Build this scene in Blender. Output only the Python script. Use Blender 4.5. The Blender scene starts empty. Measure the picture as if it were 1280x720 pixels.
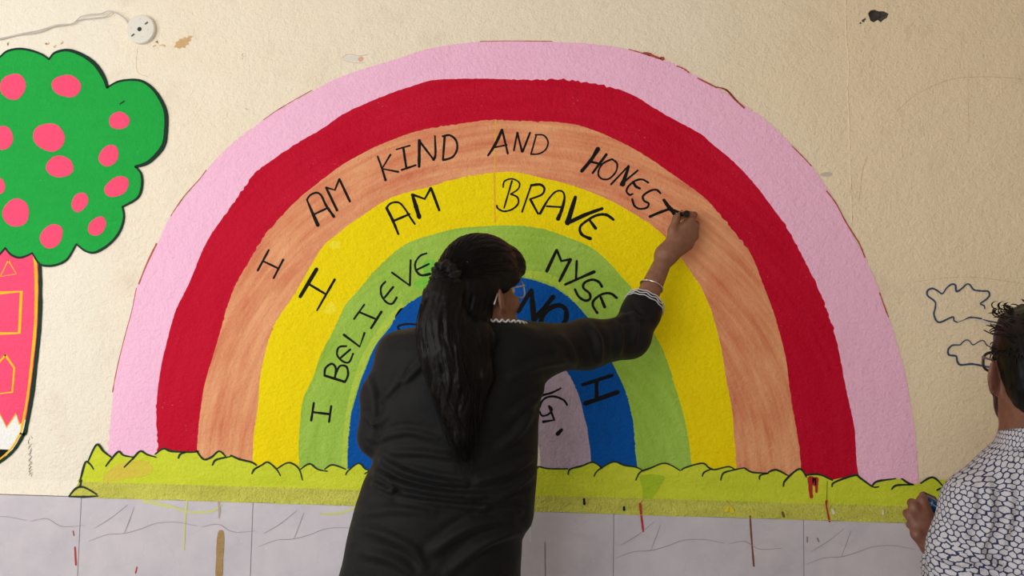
import bpy, bmesh, math, random
import numpy as np
from mathutils import Vector, noise as mnoise

random.seed(7); rng = np.random.default_rng(7)
scn = bpy.context.scene
col = scn.collection

# ------------------------------------------------------------------ camera
FPX = 920.0; DIST = 2.455; CAMZ = 1.40
def basis(yaw, pitch, roll):
    F = np.array([-math.sin(yaw), math.cos(yaw), 0.]); R = np.array([math.cos(yaw), math.sin(yaw), 0.]); U = np.array([0, 0, 1.])
    F2 = F*math.cos(pitch)+U*math.sin(pitch); U2 = U*math.cos(pitch)-F*math.sin(pitch)
    return R*math.cos(roll)+U2*math.sin(roll), U2*math.cos(roll)-R*math.sin(roll), F2
CR, CU, CF = basis(math.radians(3.90), math.radians(3.497), math.radians(.852))
CC = np.array([0., -DIST, CAMZ])
cam = bpy.data.objects.new('camera', bpy.data.cameras.new('camera')); col.objects.link(cam)
cam.data.sensor_width = 36; cam.data.lens = FPX/1280*36; cam.data.clip_start = .05
from mathutils import Matrix
# re-orthonormalise
CF = CF/np.linalg.norm(CF); CR = CR-CF*CR.dot(CF); CR /= np.linalg.norm(CR); CU = np.cross(CR, CF)
M = Matrix.Identity(4)
for i in range(3):
    M[i][0] = CR[i]; M[i][1] = CU[i]; M[i][2] = -CF[i]; M[i][3] = CC[i]
cam.matrix_world = M
scn.camera = cam

# ------------------------------------------------------------------ light, exposure
scn.view_settings.view_transform = 'Standard'; scn.view_settings.look = 'None'
scn.view_settings.gamma = 1; scn.view_settings.use_curve_mapping = False
scn.view_settings.exposure = 0.0
world = bpy.data.worlds.new('sky'); scn.world = world; world.use_nodes = True
bg = world.node_tree.nodes['Background']; bg.inputs[0].default_value = (.97, .98, 1.0, 1); bg.inputs[1].default_value = .27
def area(name, loc, target, sx, sy, power, color):
    l = bpy.data.lights.new(name, 'AREA'); l.shape = 'RECTANGLE'; l.size = sx; l.size_y = sy; l.energy = power; l.color = color
    o = bpy.data.objects.new(name, l); col.objects.link(o); o.location = loc
    o.rotation_euler = (Vector(target)-Vector(loc)).to_track_quat('-Z', 'Y').to_euler()
    return o
# daylight through the large opening in the left wall
area('window_daylight', (-3.25, -2.1, 1.75), (-1.0, -.9, 1.5), 1.7, 1.9, 35, (.95, .98, 1.0))
# and through the open side of the hall behind the camera
area('doorway_daylight', (-2.0, -5.0, 1.55), (-1.2, 0, 1.45), 2.6, 2.7, 99, (.985, .985, 1.0))

# ------------------------------------------------------------------ helpers
def W(px, py, d=0.0):
    v = CF+CR*(px-640)/FPX-CU*(py-360)/FPX
    return CC+v*((DIST-d)/v[1])
def WZ(px, py, z):
    return CC+(CF+CR*(px-640)/FPX-CU*(py-360)/FPX)*z
def proj(V):
    q = V-CC; z = q@CF
    return 640+FPX*(q@CR)/z, 360-FPX*(q@CU)/z
def srgb(r, g, b):
    f = lambda c: (c/255/12.92 if c/255 <= .04045 else ((c/255+.055)/1.055)**2.4)
    return (f(r), f(g), f(b), 1)
def tag(o, label=None, cat=None, group=None, kind=None):
    if label: o['label'] = label
    if cat: o['category'] = cat
    if group: o['group'] = group
    if kind: o['kind'] = kind
    return o
def mesh_obj(name, V, Fc, mat, parent=None, smooth=False):
    me = bpy.data.meshes.new(name)
    V = np.asarray(V, dtype=float)
    if parent is not None:
        off = np.zeros(3); p = parent
        while p is not None:
            off += np.array(p.location); p = p.parent
        V = V-off
    me.from_pydata(V.tolist(), [], [list(map(int, f)) for f in Fc] if not isinstance(Fc, np.ndarray) else Fc.tolist())
    if smooth: me.polygons.foreach_set('use_smooth', [True]*len(me.polygons))
    me.materials.append(mat)
    o = bpy.data.objects.new(name, me); col.objects.link(o); o.parent = parent
    return o
def empty(name, loc):
    o = bpy.data.objects.new(name, None); col.objects.link(o); o.location = [float(c) for c in loc]; o.empty_display_size = .1
    return o

# ------------------------------------------------------------------ materials
class NT:
    def __init__(s, name):
        s.m = bpy.data.materials.new(name); s.m.use_nodes = True; s.t = s.m.node_tree; s.n = s.t.nodes
        s.b = s.n['Principled BSDF']; s.geo = None
    def new(s, ty, **kw):
        n = s.n.new(ty)
        for k, v in kw.items(): setattr(n, k, v)
        return n
    def link(s, a, b): s.t.links.new(a, b)
    def set(s, sock, v):
        if hasattr(v, 'node'): s.link(v, sock)
        else: sock.default_value = v
    def pos(s):
        if not s.geo: s.geo = s.new('ShaderNodeNewGeometry')
        return s.geo.outputs['Position']
    def math(s, op, a, b=0.0, c=0.0, clamp=False):
        n = s.new('ShaderNodeMath', operation=op, use_clamp=clamp)
        for i, v in enumerate((a, b, c)): s.set(n.inputs[i], v)
        return n.outputs[0]
    def vmath(s, op, a, b=(0, 0, 0), out=0):
        n = s.new('ShaderNodeVectorMath', operation=op); s.set(n.inputs[0], a); s.set(n.inputs[1], b)
        return n.outputs[out]
    def noise(s, vec, scale, detail=4, rough=.55, stretch=None):
        if stretch: vec = s.vmath('MULTIPLY', vec, stretch)
        n = s.new('ShaderNodeTexNoise'); s.set(n.inputs['Vector'], vec)
        n.inputs['Scale'].default_value = scale; n.inputs['Detail'].default_value = detail; n.inputs['Roughness'].default_value = rough
        return n.outputs['Fac']
    def ramp(s, fac, stops):
        n = s.new('ShaderNodeValToRGB'); s.set(n.inputs[0], fac)
        e = n.color_ramp.elements
        while len(e) < len(stops): e.new(.5)
        for el, (p, c) in zip(e, stops): el.position = p; el.color = c if len(c) == 4 else (*c, 1)
        return n.outputs[0]
    def mix(s, fac, a, b, blend='MIX'):
        n = s.new('ShaderNodeMix', data_type='RGBA', blend_type=blend)
        s.set(n.inputs[0], fac); s.set(n.inputs[6], a); s.set(n.inputs[7], b)
        return n.outputs[2]
    def bump(s, h, strength, dist, normal=None):
        n = s.new('ShaderNodeBump'); s.set(n.inputs['Height'], h)
        n.inputs['Strength'].default_value = strength; n.inputs['Distance'].default_value = dist
        if normal is not None: s.link(normal, n.inputs['Normal'])
        return n.outputs[0]
    def sep(s, v):
        n = s.new('ShaderNodeSeparateXYZ'); s.set(n.inputs[0], v); return n.outputs
    def comb(s, x, y, z):
        n = s.new('ShaderNodeCombineXYZ')
        for i, v in enumerate((x, y, z)): s.set(n.inputs[i], v)
        return n.outputs[0]
    def plaster(s, k=1.0):
        P = s.pos()
        a = s.noise(P, 150, 3, .55); b = s.noise(P, 46, 4, .6, (1, 1, 1.3)); c = s.noise(P, 7, 3, .5)
        h = s.math('ADD', s.math('MULTIPLY', a, .9), s.math('ADD', s.math('MULTIPLY', b, 1.5), s.math('MULTIPLY', c, 2.2)))
        return s.bump(h, .75*k, .0052)

def simple(name, c, rough=.6, metal=0.0, spec=.5):
    t = NT(name); t.b.inputs['Base Color'].default_value = c; t.b.inputs['Roughness'].default_value = rough
    t.b.inputs['Metallic'].default_value = metal; t.b.inputs['Specular IOR Level'].default_value = spec
    return t.m

RC = W(642, 595)            # centre of the rainbow on the wall
def paint(name, c, c2=None, streak=.35, rough=.5, polar=False, fleck=None, k=.85, thin=0.0):
    """brush paint on plaster: c2 = second tone of the brush marks, fleck = little missed specks"""
    t = NT(name); P = t.pos()
    if polar:
        q = t.vmath('SUBTRACT', P, tuple(RC)); s = t.sep(q)
        r = t.math('SQRT', t.math('ADD', t.math('MULTIPLY', s[0], s[0]), t.math('MULTIPLY', s[2], s[2])))
        an = t.math('ARCTAN2', s[2], s[0])
        v = t.comb(t.math('MULTIPLY', r, 38), t.math('MULTIPLY', an, 3.2), 0.0)
        n1 = t.noise(v, 1.0, 5, .62)
    else:
        n1 = t.noise(P, 14, 5, .6, (.45, 1, 2.2))
    n2 = t.noise(P, 4.5, 3, .5)
    f = t.ramp(t.math('ADD', t.math('MULTIPLY', n1, .6), t.math('MULTIPLY', n2, .4)), [(.36, (0, 0, 0)), (.64, (1, 1, 1))])
    colr = t.mix(t.math('MULTIPLY', f, streak), c, c2 or tuple(min(1, x*1.15) for x in c[:3])+(1,))
    if fleck:
        fl = t.ramp(t.noise(P, 260, 2, .5), [(.735, (0, 0, 0)), (.76, (1, 1, 1))])
        zone = t.ramp(t.noise(P, 9, 2, .5), [(.5, (0, 0, 0)), (.62, (1, 1, 1))])
        colr = t.mix(t.math('MULTIPLY', fl, zone), colr, fleck)
    t.link(colr, t.b.inputs['Base Color']); t.b.inputs['Roughness'].default_value = rough+.25
    t.b.inputs['Specular IOR Level'].default_value = .10
    t.link(t.plaster(k), t.b.inputs['Normal'])
    return t.m

def wall_material():
    t = NT('cream_plaster'); P = t.pos(); s = t.sep(P)
    base = t.mix(t.ramp(t.noise(P, 1.1, 4, .6), [(.38, (0, 0, 0)), (.66, (1, 1, 1))]), srgb(247, 235, 213), srgb(244, 229, 203))
    # older, whiter coat that survives in a patch beside the tree
    edge = t.math('ADD', s[0], t.math('MULTIPLY', t.math('SUBTRACT', t.noise(P, 6, 3), .5), .25))
    wfac = t.ramp(t.math('ADD', t.math('MULTIPLY', edge, -1.0), -.95), [(.30, (0, 0, 0)), (.72, (1, 1, 1))])
    base = t.mix(t.math('MULTIPLY', wfac, .8), base, srgb(243, 235, 220))
    # yellower coat on the far right panel
    yfac = t.ramp(t.math('ADD', s[0], t.math('MULTIPLY', t.math('SUBTRACT', t.noise(P, 3, 3), .5), .6)), [(.35, (0, 0, 0)), (1.0, (1, 1, 1))])
    base = t.mix(t.math('MULTIPLY', yfac, .75), base, srgb(245, 224, 190))
    blot = t.ramp(t.noise(P, 5.5, 5, .65), [(.55, (0, 0, 0)), (.75, (1, 1, 1))])
    base = t.mix(t.math('MULTIPLY', blot, .45), base, srgb(226, 200, 180))
    rot = t.new('ShaderNodeVectorRotate', rotation_type='Y_AXIS'); t.link(P, rot.inputs['Vector']); rot.inputs['Angle'].default_value = .55
    sp = t.ramp(t.noise(rot.outputs[0], 95, 3, .6, (.45, 1, 1.6)), [(.66, (0, 0, 0)), (.76, (1, 1, 1))])
    zone = t.ramp(t.noise(P, 4, 2, .5), [(.52, (0, 0, 0)), (.64, (1, 1, 1))])
    base = t.mix(t.math('MULTIPLY', t.math('MULTIPLY', sp, zone), .5), base, srgb(150, 125, 95))
    t.link(base, t.b.inputs['Base Color']); t.b.inputs['Roughness'].default_value = .8
    t.b.inputs['Specular IOR Level'].default_value = .1
    t.link(t.plaster(1.0), t.b.inputs['Normal'])
    return t.m

def tile_material():
    t = NT('grey_marble_tile'); tc = t.new('ShaderNodeTexCoord'); P = tc.outputs['Object']
    base = t.mix(t.ramp(t.noise(P, 7, 5, .6), [(.35, (0, 0, 0)), (.68, (1, 1, 1))]), srgb(206, 200, 208), srgb(192, 187, 196))
    wp = t.vmath('ADD', P, t.vmath('SCALE', t.comb(t.noise(P, 6, 3), 0.0, t.noise(t.vmath('ADD', P, (5, 3, 1)), 6, 3)), (0, 0, 0)))
    v = t.noise(t.vmath('ADD', P, (3, 7, 2)), 3.2, 4, .5, (1, 1, 1.7))
    vein = t.ramp(t.math('ABSOLUTE', t.math('SUBTRACT', v, .5)), [(.0, (1, 1, 1)), (.008, (0, 0, 0))])
    base = t.mix(t.math('MULTIPLY', vein, .10), base, srgb(150, 142, 146))
    G = t.pos()
    dirt = t.ramp(t.noise(G, 60, 3, .6), [(.66, (0, 0, 0)), (.72, (1, 1, 1))])
    base = t.mix(t.math('MULTIPLY', dirt, .35), base, srgb(222, 218, 220))
    t.link(base, t.b.inputs['Base Color']); t.b.inputs['Roughness'].default_value = .42
    t.b.inputs['Specular IOR Level'].default_value = .35
    t.link(t.bump(t.noise(P, 9, 3), .15, .004), t.b.inputs['Normal'])
    return t.m

def cloth_material(name, c1, c2, rough=.75):
    t = NT(name); P = t.pos()
    t.link(t.mix(t.noise(P, 12, 4, .6), c1, c2), t.b.inputs['Base Color'])
    t.b.inputs['Roughness'].default_value = rough-.1; t.b.inputs['Specular IOR Level'].default_value = .20
    t.b.inputs['Sheen Weight'].default_value = .03; t.b.inputs['Sheen Roughness'].default_value = .5
    h = t.math('ADD', t.math('MULTIPLY', t.noise(P, 600, 2), .25), t.noise(P, 26, 4, .6, (1, 1, 1.6)))
    t.link(t.bump(h, .35, .008), t.b.inputs['Normal'])
    return t.m

def skin_material(name, c1, c2):
    t = NT(name); P = t.pos()
    t.link(t.mix(t.ramp(t.noise(P, 45, 4, .6), [(.35, (0, 0, 0)), (.65, (1, 1, 1))]), c1, c2), t.b.inputs['Base Color'])
    t.b.inputs['Roughness'].default_value = .5; t.b.inputs['Specular IOR Level'].default_value = .4
    t.b.inputs['Subsurface Weight'].default_value = .08; t.b.inputs['Subsurface Radius'].default_value = (.01, .004, .002)
    t.link(t.bump(t.noise(P, 420, 3), .2, .001), t.b.inputs['Normal'])
    return t.m

def shirt_material():
    t = NT('white_shirt_blue_net_print'); uv = t.new('ShaderNodeUVMap').outputs[0]
    wob = t.new('ShaderNodeTexNoise'); t.link(uv, wob.inputs['Vector']); wob.inputs['Scale'].default_value = 60
    uvw = t.vmath('ADD', uv, t.vmath('MULTIPLY', t.vmath('SUBTRACT', wob.outputs['Color'], (.5, .5, .5)), (.010, .010, 0)))
    p = t.vmath('ADD', t.vmath('MULTIPLY', uvw, (1/.0140, 1/.0112, 0)), (100.0, 173.205081, 0))
    R = (1.0, 1.7320508, 1.0); H = (.5, .8660254, .5)
    a = t.vmath('SUBTRACT', t.vmath('MODULO', p, R), H)
    b = t.vmath('SUBTRACT', t.vmath('MODULO', t.vmath('SUBTRACT', p, H), R), H)
    def flat(v): x = t.sep(v); return t.comb(x[0], x[1], 0.0)
    a = flat(a); b = flat(b)
    la = t.vmath('LENGTH', a, out=1); lb = t.vmath('LENGTH', b, out=1)
    g = t.new('ShaderNodeMix', data_type='VECTOR'); t.set(g.inputs[0], t.math('LESS_THAN', lb, la)); t.link(a, g.inputs[4]); t.link(b, g.inputs[5])
    g = t.vmath('ABSOLUTE', g.outputs[1]); x = t.sep(g)
    hd = t.math('MAXIMUM', x[0], t.math('ADD', t.math('MULTIPLY', x[0], .5), t.math('MULTIPLY', x[1], .8660254)))
    brk = t.noise(uv, 330, 2)
    line = t.ramp(t.math('ADD', hd, t.math('MULTIPLY', t.math('SUBTRACT', brk, .5), .14)), [(.385, (0, 0, 0)), (.43, (1, 1, 1))])
    dots = t.math('MULTIPLY', t.ramp(t.noise(uv, 520, 2), [(.52, (0, 0, 0)), (.60, (1, 1, 1))]), .38)
    base = t.mix(dots, srgb(194, 191, 197), srgb(120, 120, 134))
    t.link(t.mix(line, base, srgb(42, 48, 78)), t.b.inputs['Base Color'])
    t.b.inputs['Roughness'].default_value = .8; t.b.inputs['Specular IOR Level'].default_value = .2
    t.link(t.bump(t.noise(t.pos(), 30, 4), .3, .006), t.b.inputs['Normal'])
    return t.m

def hair_material():
    t = NT('black_hair'); P = t.pos()
    t.link(t.mix(t.noise(P, 30, 3), srgb(8, 7, 7), srgb(17, 14, 13)), t.b.inputs['Base Color'])
    t.b.inputs['Roughness'].default_value = .45; t.b.inputs['Specular IOR Level'].default_value = .16
    return t.m

M_WALL = wall_material(); M_TILE = tile_material()
M_PINK = paint('pink_paint', srgb(252, 198, 228), srgb(248, 188, 220), .5, .5, True, None)
M_RED = paint('red_paint', srgb(194, 4, 42), srgb(208, 26, 58), .55, .42, True, srgb(240, 170, 180))
M_ORANGE = paint('orange_paint', srgb(243, 178, 130), srgb(214, 124, 90), 1.0, .55, True)
M_YELLOW = paint('yellow_paint', srgb(247, 224, 8), srgb(240, 212, 8), .5, .45, True)
M_LIME = paint('lime_paint', srgb(168, 206, 88), srgb(146, 186, 60), .8, .5, True)
M_BLUE = paint('blue_paint', srgb(4, 86, 172), srgb(2, 76, 156), .6, .42, True, srgb(150, 180, 215))
M_VIOLET = paint('violet_paint', srgb(190, 172, 190), srgb(176, 156, 176), .8, .55, True)
M_GRASS = paint('yellow_green_paint', srgb(214, 222, 62), srgb(194, 210, 48), .8, .5)
M_SKIRT = paint('dirty_lit_green_paint', srgb(216, 217, 100), srgb(192, 188, 82), .9, .6, k=1.8)  # slight dirt, and light on the upward slope mixed into the colour
M_TREE = paint('tree_green_paint', srgb(34, 170, 70), srgb(30, 160, 66), .6, .45, fleck=srgb(190, 225, 190))
M_SPOT = paint('coral_pink_paint', srgb(250, 84, 124), srgb(240, 74, 112), .5, .5)
M_INK = simple('black_marker_ink', srgb(16, 16, 17), .7, 0, .15)
M_DKGREEN = simple('dark_green_outline_paint', srgb(24, 52, 40), .7, 0, .15)
M_OLIVE = simple('blackish_green_outline_paint', srgb(40, 56, 40), .7, 0, .15)
M_NAVY = simple('blue_marker_ink', srgb(48, 72, 104), .6)
M_GOLD = paint('yellow_line_paint', srgb(250, 200, 40), srgb(245, 170, 40), .8, .5)
M_WHITEP = paint('white_paint', srgb(245, 244, 240), srgb(236, 234, 230), .5, .5)
M_RUST = simple('rust_red_paint', srgb(176, 74, 46), .6)
M_DRIP = simple('red_paint_drip', srgb(178, 36, 40), .5)
M_OCHRE = paint('ochre_stain', srgb(176, 148, 104), srgb(164, 132, 88), .9, .8)
M_LIMEDRIP = simple('lime_paint_smear', srgb(204, 206, 132), .6)
M_BROWNP = paint('bared_brown_plaster', srgb(222, 190, 142), srgb(202, 164, 116), .9, .85)
M_BLUEGREY = simple('blue_grey_smudge', srgb(205, 190, 178), .7)

# ------------------------------------------------------------------ flat paint geometry
def smooth_curve(pts, n=6, closed=False):
    P = [np.array(p, float) for p in pts]
    if len(P) < 3: return P
    out = []; N = len(P)
    rngi = range(N if closed else N-1)
    for i in rngi:
        if closed: p0, p1, p2, p3 = P[i-1], P[i], P[(i+1) % N], P[(i+2) % N]
        else: p0, p1, p2, p3 = P[max(i-1, 0)], P[i], P[i+1], P[min(i+2, N-1)]
        for k in range(n):
            t = k/n
            out.append(.5*((2*p1)+(-p0+p2)*t+(2*p0-5*p1+4*p2-p3)*t*t+(-p0+3*p1-3*p2+p3)*t**3))
    if not closed: out.append(P[-1])
    return out
def resample(pts, n):
    P = np.array(pts, float); s = np.r_[0, np.cumsum(np.linalg.norm(np.diff(P, axis=0), axis=1))]
    t = np.linspace(0, s[-1], n)
    return np.c_[np.interp(t, s, P[:, 0]), np.interp(t, s, P[:, 1])]
class Flat:
    """paint laid on the wall: pixel outlines become a thin coat standing h metres proud"""
    lift = .0018; base = .0018
    def __init__(s, h=.0008): s.V = []; s.F = []; s.h = h
    def _wall(s, p): return W(p[0], p[1], 0.0)
    def add(s, poly2, faces, h=None, loop=None):
        h = s.h if h is None else h; b = len(s.V)
        for p in poly2:
            q = s._wall(p); s.V.append((q[0], -h-s.lift, q[2]))
        s.F += [[b+i for i in f] for f in faces]
        if loop:
            b2 = len(s.V)
            for i in loop:
                q = s.V[b+i]; s.V.append((q[0], -s.base, q[2]))
            n = len(loop)
            s.F += [[b+loop[i], b2+i, b2+(i+1) % n, b+loop[(i+1) % n]] for i in range(n)]
    def strip(s, A, B, h=None):
        n = len(A); P = list(A)+list(B)
        s.add(P, [[i, n+i, n+i+1, i+1] for i in range(n-1)], h, list(range(n))+[n+i for i in range(n-1, -1, -1)])
    def poly(s, pts, h=None):
        bm = bmesh.new(); vs = [bm.verts.new((p[0], -p[1], 0)) for p in pts]; bm.faces.new(vs); bm.normal_update()
        bmesh.ops.triangulate(bm, faces=bm.faces[:], ngon_method='EAR_CLIP'); bm.verts.index_update()
        fs = [[v.index for v in f.verts] for f in bm.faces]; bm.free()
        s.add(pts, fs, h, list(range(len(pts))))
    def stroke(s, pts, w, h=None, curve=True, n=5, jit=.12):
        """w: width in pixels, or (start, end), or list along the line"""
        c = np.array(smooth_curve(pts, n) if (curve and len(pts) > 2) else pts, float)
        if len(c) == 2: c = np.linspace(c[0], c[1], 5)
        k = len(c); ws = np.interp(np.linspace(0, 1, k), np.linspace(0, 1, len(np.atleast_1d(w))), np.atleast_1d(w)) if np.ndim(w) else np.full(k, float(w))
        ws = ws*(1+rng.uniform(-jit, jit, k))
        t = np.gradient(c, axis=0); t /= np.linalg.norm(t, axis=1)[:, None]+1e-9
        nn = np.c_[-t[:, 1], t[:, 0]]
        c0 = c[0]-t[0]*ws[0]*.35; c1 = c[-1]+t[-1]*ws[-1]*.35
        A = np.vstack([c0+nn[0]*ws[0]*.22, c+nn*ws[:, None]*.5, c1+nn[-1]*ws[-1]*.22])
        B = np.vstack([c0-nn[0]*ws[0]*.22, c-nn*ws[:, None]*.5, c1-nn[-1]*ws[-1]*.22])
        s.h += .00002
        s.strip(A, B, h)
    def blob(s, cx, cy, rx, ry, ang=0, n=22, jit=.06, h=None):
        ph = rng.uniform(0, 6.28, 3); P = []
        for i in range(n):
            a = 2*math.pi*i/n; r = 1+jit*(math.sin(2*a+ph[0])+.6*math.sin(3*a+ph[1])+.4*math.sin(5*a+ph[2]))
            x, y = rx*r*math.cos(a), ry*r*math.sin(a)
            P.append((cx+x*math.cos(ang)-y*math.sin(ang), cy+x*math.sin(ang)+y*math.cos(ang)))
        s.poly(P, h)
    def build(s, name, mat, parent=None):
        V = np.array(s.V); Fc = []
        for f in s.F:                       # every face looks out of the wall
            a, b_, c = V[f[0]], V[f[1]], V[f[2]]
            if np.cross(b_-a, c-a)[1] > 1e-12: f = f[::-1]
            Fc.append(f)
        return mesh_obj(name, V, Fc, mat, parent)
def crop(ox, oy, k): return lambda pts: [(ox+x/k, oy+y/k) for x, y in pts]

# ------------------------------------------------------------------ the room
ZL = float(W(640, 636.2)[2])         # top of the tiled dado
CH = .048; TY = -.014
X0, X1, ZT = -3.4, 3.6, 3.1
def seam_x(z): return float(W(1062, 150)[0])
def wall_mesh():
    bm = bmesh.new()
    # front plane with the broken hole left open
    outer = [(X0, ZL+CH), (X1, ZL+CH), (X1, ZT), (X0, ZT)]
    hp = [(1085, 17), (1088, 13), (1093, 12), (1099, 14), (1105, 14), (1111, 17), (1109, 22), (1104, 25), (1101, 28), (1097, 25), (1092, 28), (1088, 26)]
    hole = [(W(*p)[0], W(*p)[2]) for p in hp]
    vo = [bm.verts.new((x, 0, z)) for x, z in outer]; vh = [bm.verts.new((x, 0, z)) for x, z in hole]
    es = [bm.edges.new((vo[i], vo[(i+1) % 4])) for i in range(4)]+[bm.edges.new((vh[i], vh[(i+1) % len(vh)])) for i in range(len(vh))]
    bmesh.ops.triangle_fill(bm, use_beauty=True, edges=es, normal=(0, -1, 0))
    # rim of the hole goes back into the wall
    vb = [bm.verts.new((v.co.x, .02, v.co.z)) for v in vh]
    for i in range(len(vh)): bm.faces.new((vh[i], vh[(i+1) % len(vh)], vb[(i+1) % len(vh)], vb[i]))
    vs = [bm.verts.new(c) for c in ((X0, 0, 0), (X1, 0, 0), (X1, 0, ZL+CH), (X0, 0, ZL+CH))]; bm.faces.new(vs)
    # thickness
    vs = [bm.verts.new(c) for c in ((X0, .15, 0), (X1, .15, 0), (X1, .15, ZT), (X0, .15, ZT))]; bm.faces.new(vs)
    bmesh.ops.recalc_face_normals(bm, faces=bm.faces[:])
    me = bpy.data.meshes.new('wall_back'); bm.to_mesh(me); bm.free(); me.materials.append(M_WALL)
    o = bpy.data.objects.new('wall_back', me); col.objects.link(o)
    return tag(o, 'cream plastered wall above grey tiles with painted mural', kind='structure'), hole
wall_back, hole = wall_mesh()
# sloping foot of the plaster over the tiled dado
V = [(x, y, z) for x in (X0, X1) for y, z in ((0, ZL+CH), (TY+.001, ZL+.002), (TY+.001, ZL), (0, ZL))]
dado = tag(mesh_obj('trim_1', V, [[0, 1, 5, 4], [1, 2, 6, 5], [2, 3, 7, 6], [0, 3, 2, 1], [4, 5, 6, 7]], M_WALL), 'grey marble tiled dado below the plaster', kind='structure')
def box_obj(name, lo, hi, mat, parent=None, bevel=0):
    bm = bmesh.new(); bmesh.ops.create_cube(bm, size=1)
    for v in bm.verts: v.co = Vector([lo[i]+(hi[i]-lo[i])*(v.co[i]+.5) for i in range(3)])
    if bevel: bmesh.ops.bevel(bm, geom=bm.edges[:], offset=bevel, segments=1, affect='EDGES')
    me = bpy.data.meshes.new(name); bm.to_mesh(me); bm.free(); me.materials.append(mat)
    o = bpy.data.objects.new(name, me); col.objects.link(o); o.parent = parent
    return o
# dado tiles: one object each, two courses
def make_tile_mesh():
    w, h = .5985, (ZL-.002)/2-.0015
    bm = bmesh.new(); bmesh.ops.create_cube(bm, size=1)
    for v in bm.verts: v.co = Vector((v.co.x*w, v.co.y*.0135, v.co.z*h))
    bmesh.ops.bevel(bm, geom=[e for e in bm.edges], offset=.0009, segments=1, affect='EDGES')
    me = bpy.data.meshes.new('tile'); bm.to_mesh(me); bm.free(); me.materials.append(M_TILE); return me
tile_me = make_tile_mesh()
xj = float(W(318, 640)[0])
k0 = math.ceil((X0-xj)/.6); 
for r in range(2):
    for k in range(k0, int((X1-xj)/.6)):
        o = bpy.data.objects.new('tile', tile_me); col.objects.link(o); o.parent = dado
        hz = (ZL-.002)/2
        o.location = (xj+.6*k+.3, -.007-rng.uniform(0, .0008), hz*(r+.5))
# plaster seam (raised ridge) on the right, from ceiling down behind the rainbow edge
def ridge(name, pts, w, hgt, mat, parent):
    c = np.array(smooth_curve(pts, 10), float); n = len(c); V = []; Fc = []
    for i, p in enumerate(c):
        q = W(*p); j = rng.uniform(.6, 1.25); ww = w*j
        for dx, hh in ((-ww, 0), (-ww*.4, hgt*j), (ww*.35, hgt*j*.8), (ww, 0)):
            V.append((q[0]+dx+rng.uniform(-.0006, .0006), -hh, q[2]))
    for i in range(n-1):
        for k in range(3): Fc.append([4*i+k, 4*i+k+1, 4*i+k+5, 4*i+k+4])
    return mesh_obj(name, V, Fc, mat, parent)
ridge('plaster_seam', [(1057, -60), (1057, 0), (1058.5, 50), (1060, 65), (1061, 90), (1059.5, 115), (1061.5, 150), (1062, 180), (1064, 240), (1065, 285)], .0022, .0016, M_WALL, wall_back)
Flat.lift = 0.0; Flat.base = 0.0
# ragged hole: broken masonry inside
def hole_obj():
    hc = np.mean(np.array(hole), axis=0); V = []; Fc = []; n = len(hole); rings = [(1.03, .0), (.8, .012), (.45, .017), (.15, .012)]
    t = NT('broken_masonry'); t.link(t.mix(t.noise(t.pos(), 160, 4, .7), srgb(46, 42, 42), srgb(120, 110, 104)), t.b.inputs['Base Color']); t.b.inputs['Roughness'].default_value = .95
    t.link(t.bump(t.noise(t.pos(), 190, 4, .7), 1, .006), t.b.inputs['Normal'])
    for f, d in rings:
        for x, z in hole: V.append((hc[0]+(x-hc[0])*f, d+(rng.uniform(-.004, .004) if f < 1 else 0.0008), hc[1]+(z-hc[1])*f))
    for r in range(3):
        for i in range(n): Fc.append([r*n+i, r*n+(i+1) % n, (r+1)*n+(i+1) % n, (r+1)*n+i])
    Fc.append([3*n+i for i in range(n)])
    return mesh_obj('hole_interior', V, Fc, t.m, wall_back), t.m
_, M_BROKEN = hole_obj()
for px, py, s in ((1079, 26, 1.6), (1075.5, 29, 1.0), (1081, 24, 1.1)):
    b = Flat(.001); b.blob(px, py, s*1.3, s, .6, 10, .15); b.build('plaster_chip', M_BROKEN, wall_back)
# bared brown patches, smudges and stains on the plaster
pl = crop(0, 0, 4)
def patch(pts, mat, name, h=.0006):
    b = Flat(h); b.poly(pl(pts) if False else pts); return b.build(name, mat, wall_back)
patch(pl([(868, 236), (880, 222), (876, 212), (893, 205), (900, 192), (915, 195), (922, 184), (936, 190), (945, 178), (966, 181), (952, 192), (955, 204), (940, 210), (944, 224), (930, 226), (926, 240), (910, 236), (898, 245), (885, 238)]), M_BROWNP, 'bared_patch')
for cx, cy, rx, ry in ((198, 53, 4.5, 2.6), (204, 58, 5, 2.2), (194, 57, 2.5, 1.8), (8, 55, 3, 3), (60, 56, 3.5, 2.5), (79, 53, 3.2, 2.2), (70, 58, 2.5, 1.6), (303, 70, 1.6, 4), (309, 136, 2, 1.4)):
    for k in range(3):
        b = Flat(.0006); b.blob(cx+rng.uniform(-rx, rx)*.8, cy+rng.uniform(-ry, ry)*.8, rx*rng.uniform(.25, .5), ry*rng.uniform(.25, .5), rng.uniform(0, 3), 9, .18); b.build('bared_fleck', M_BROWNP, wall_back)
b = Flat(.0006); b.blob(1033, 218, 8, 2.8, 0, 16, .05); b.build('smudge', M_BLUEGREY, wall_back)
c3 = crop(320, 0, 4)
b = Flat(.0006); b.stroke(c3([(432, 290), (450, 275), (480, 272), (515, 280), (560, 272)]), .7); b.stroke(c3([(435, 300), (470, 310), (520, 316), (540, 312)]), .6); b.build('scuff_line', M_BLUEGREY, wall_back)
b = Flat(.0006); b.blob(451, 74, 3.2, 3.5, 0, 10, .1); b.build('bared_fleck', simple('pale_peach_fleck', srgb(226, 176, 150), .8), wall_back)
b = Flat(.0005); b.blob(440, 73, 8.5, 3.2, .05, 14, .08); b.build('bared_fleck', simple('pale_white_fleck', srgb(226, 222, 214), .8), wall_back)
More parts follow.
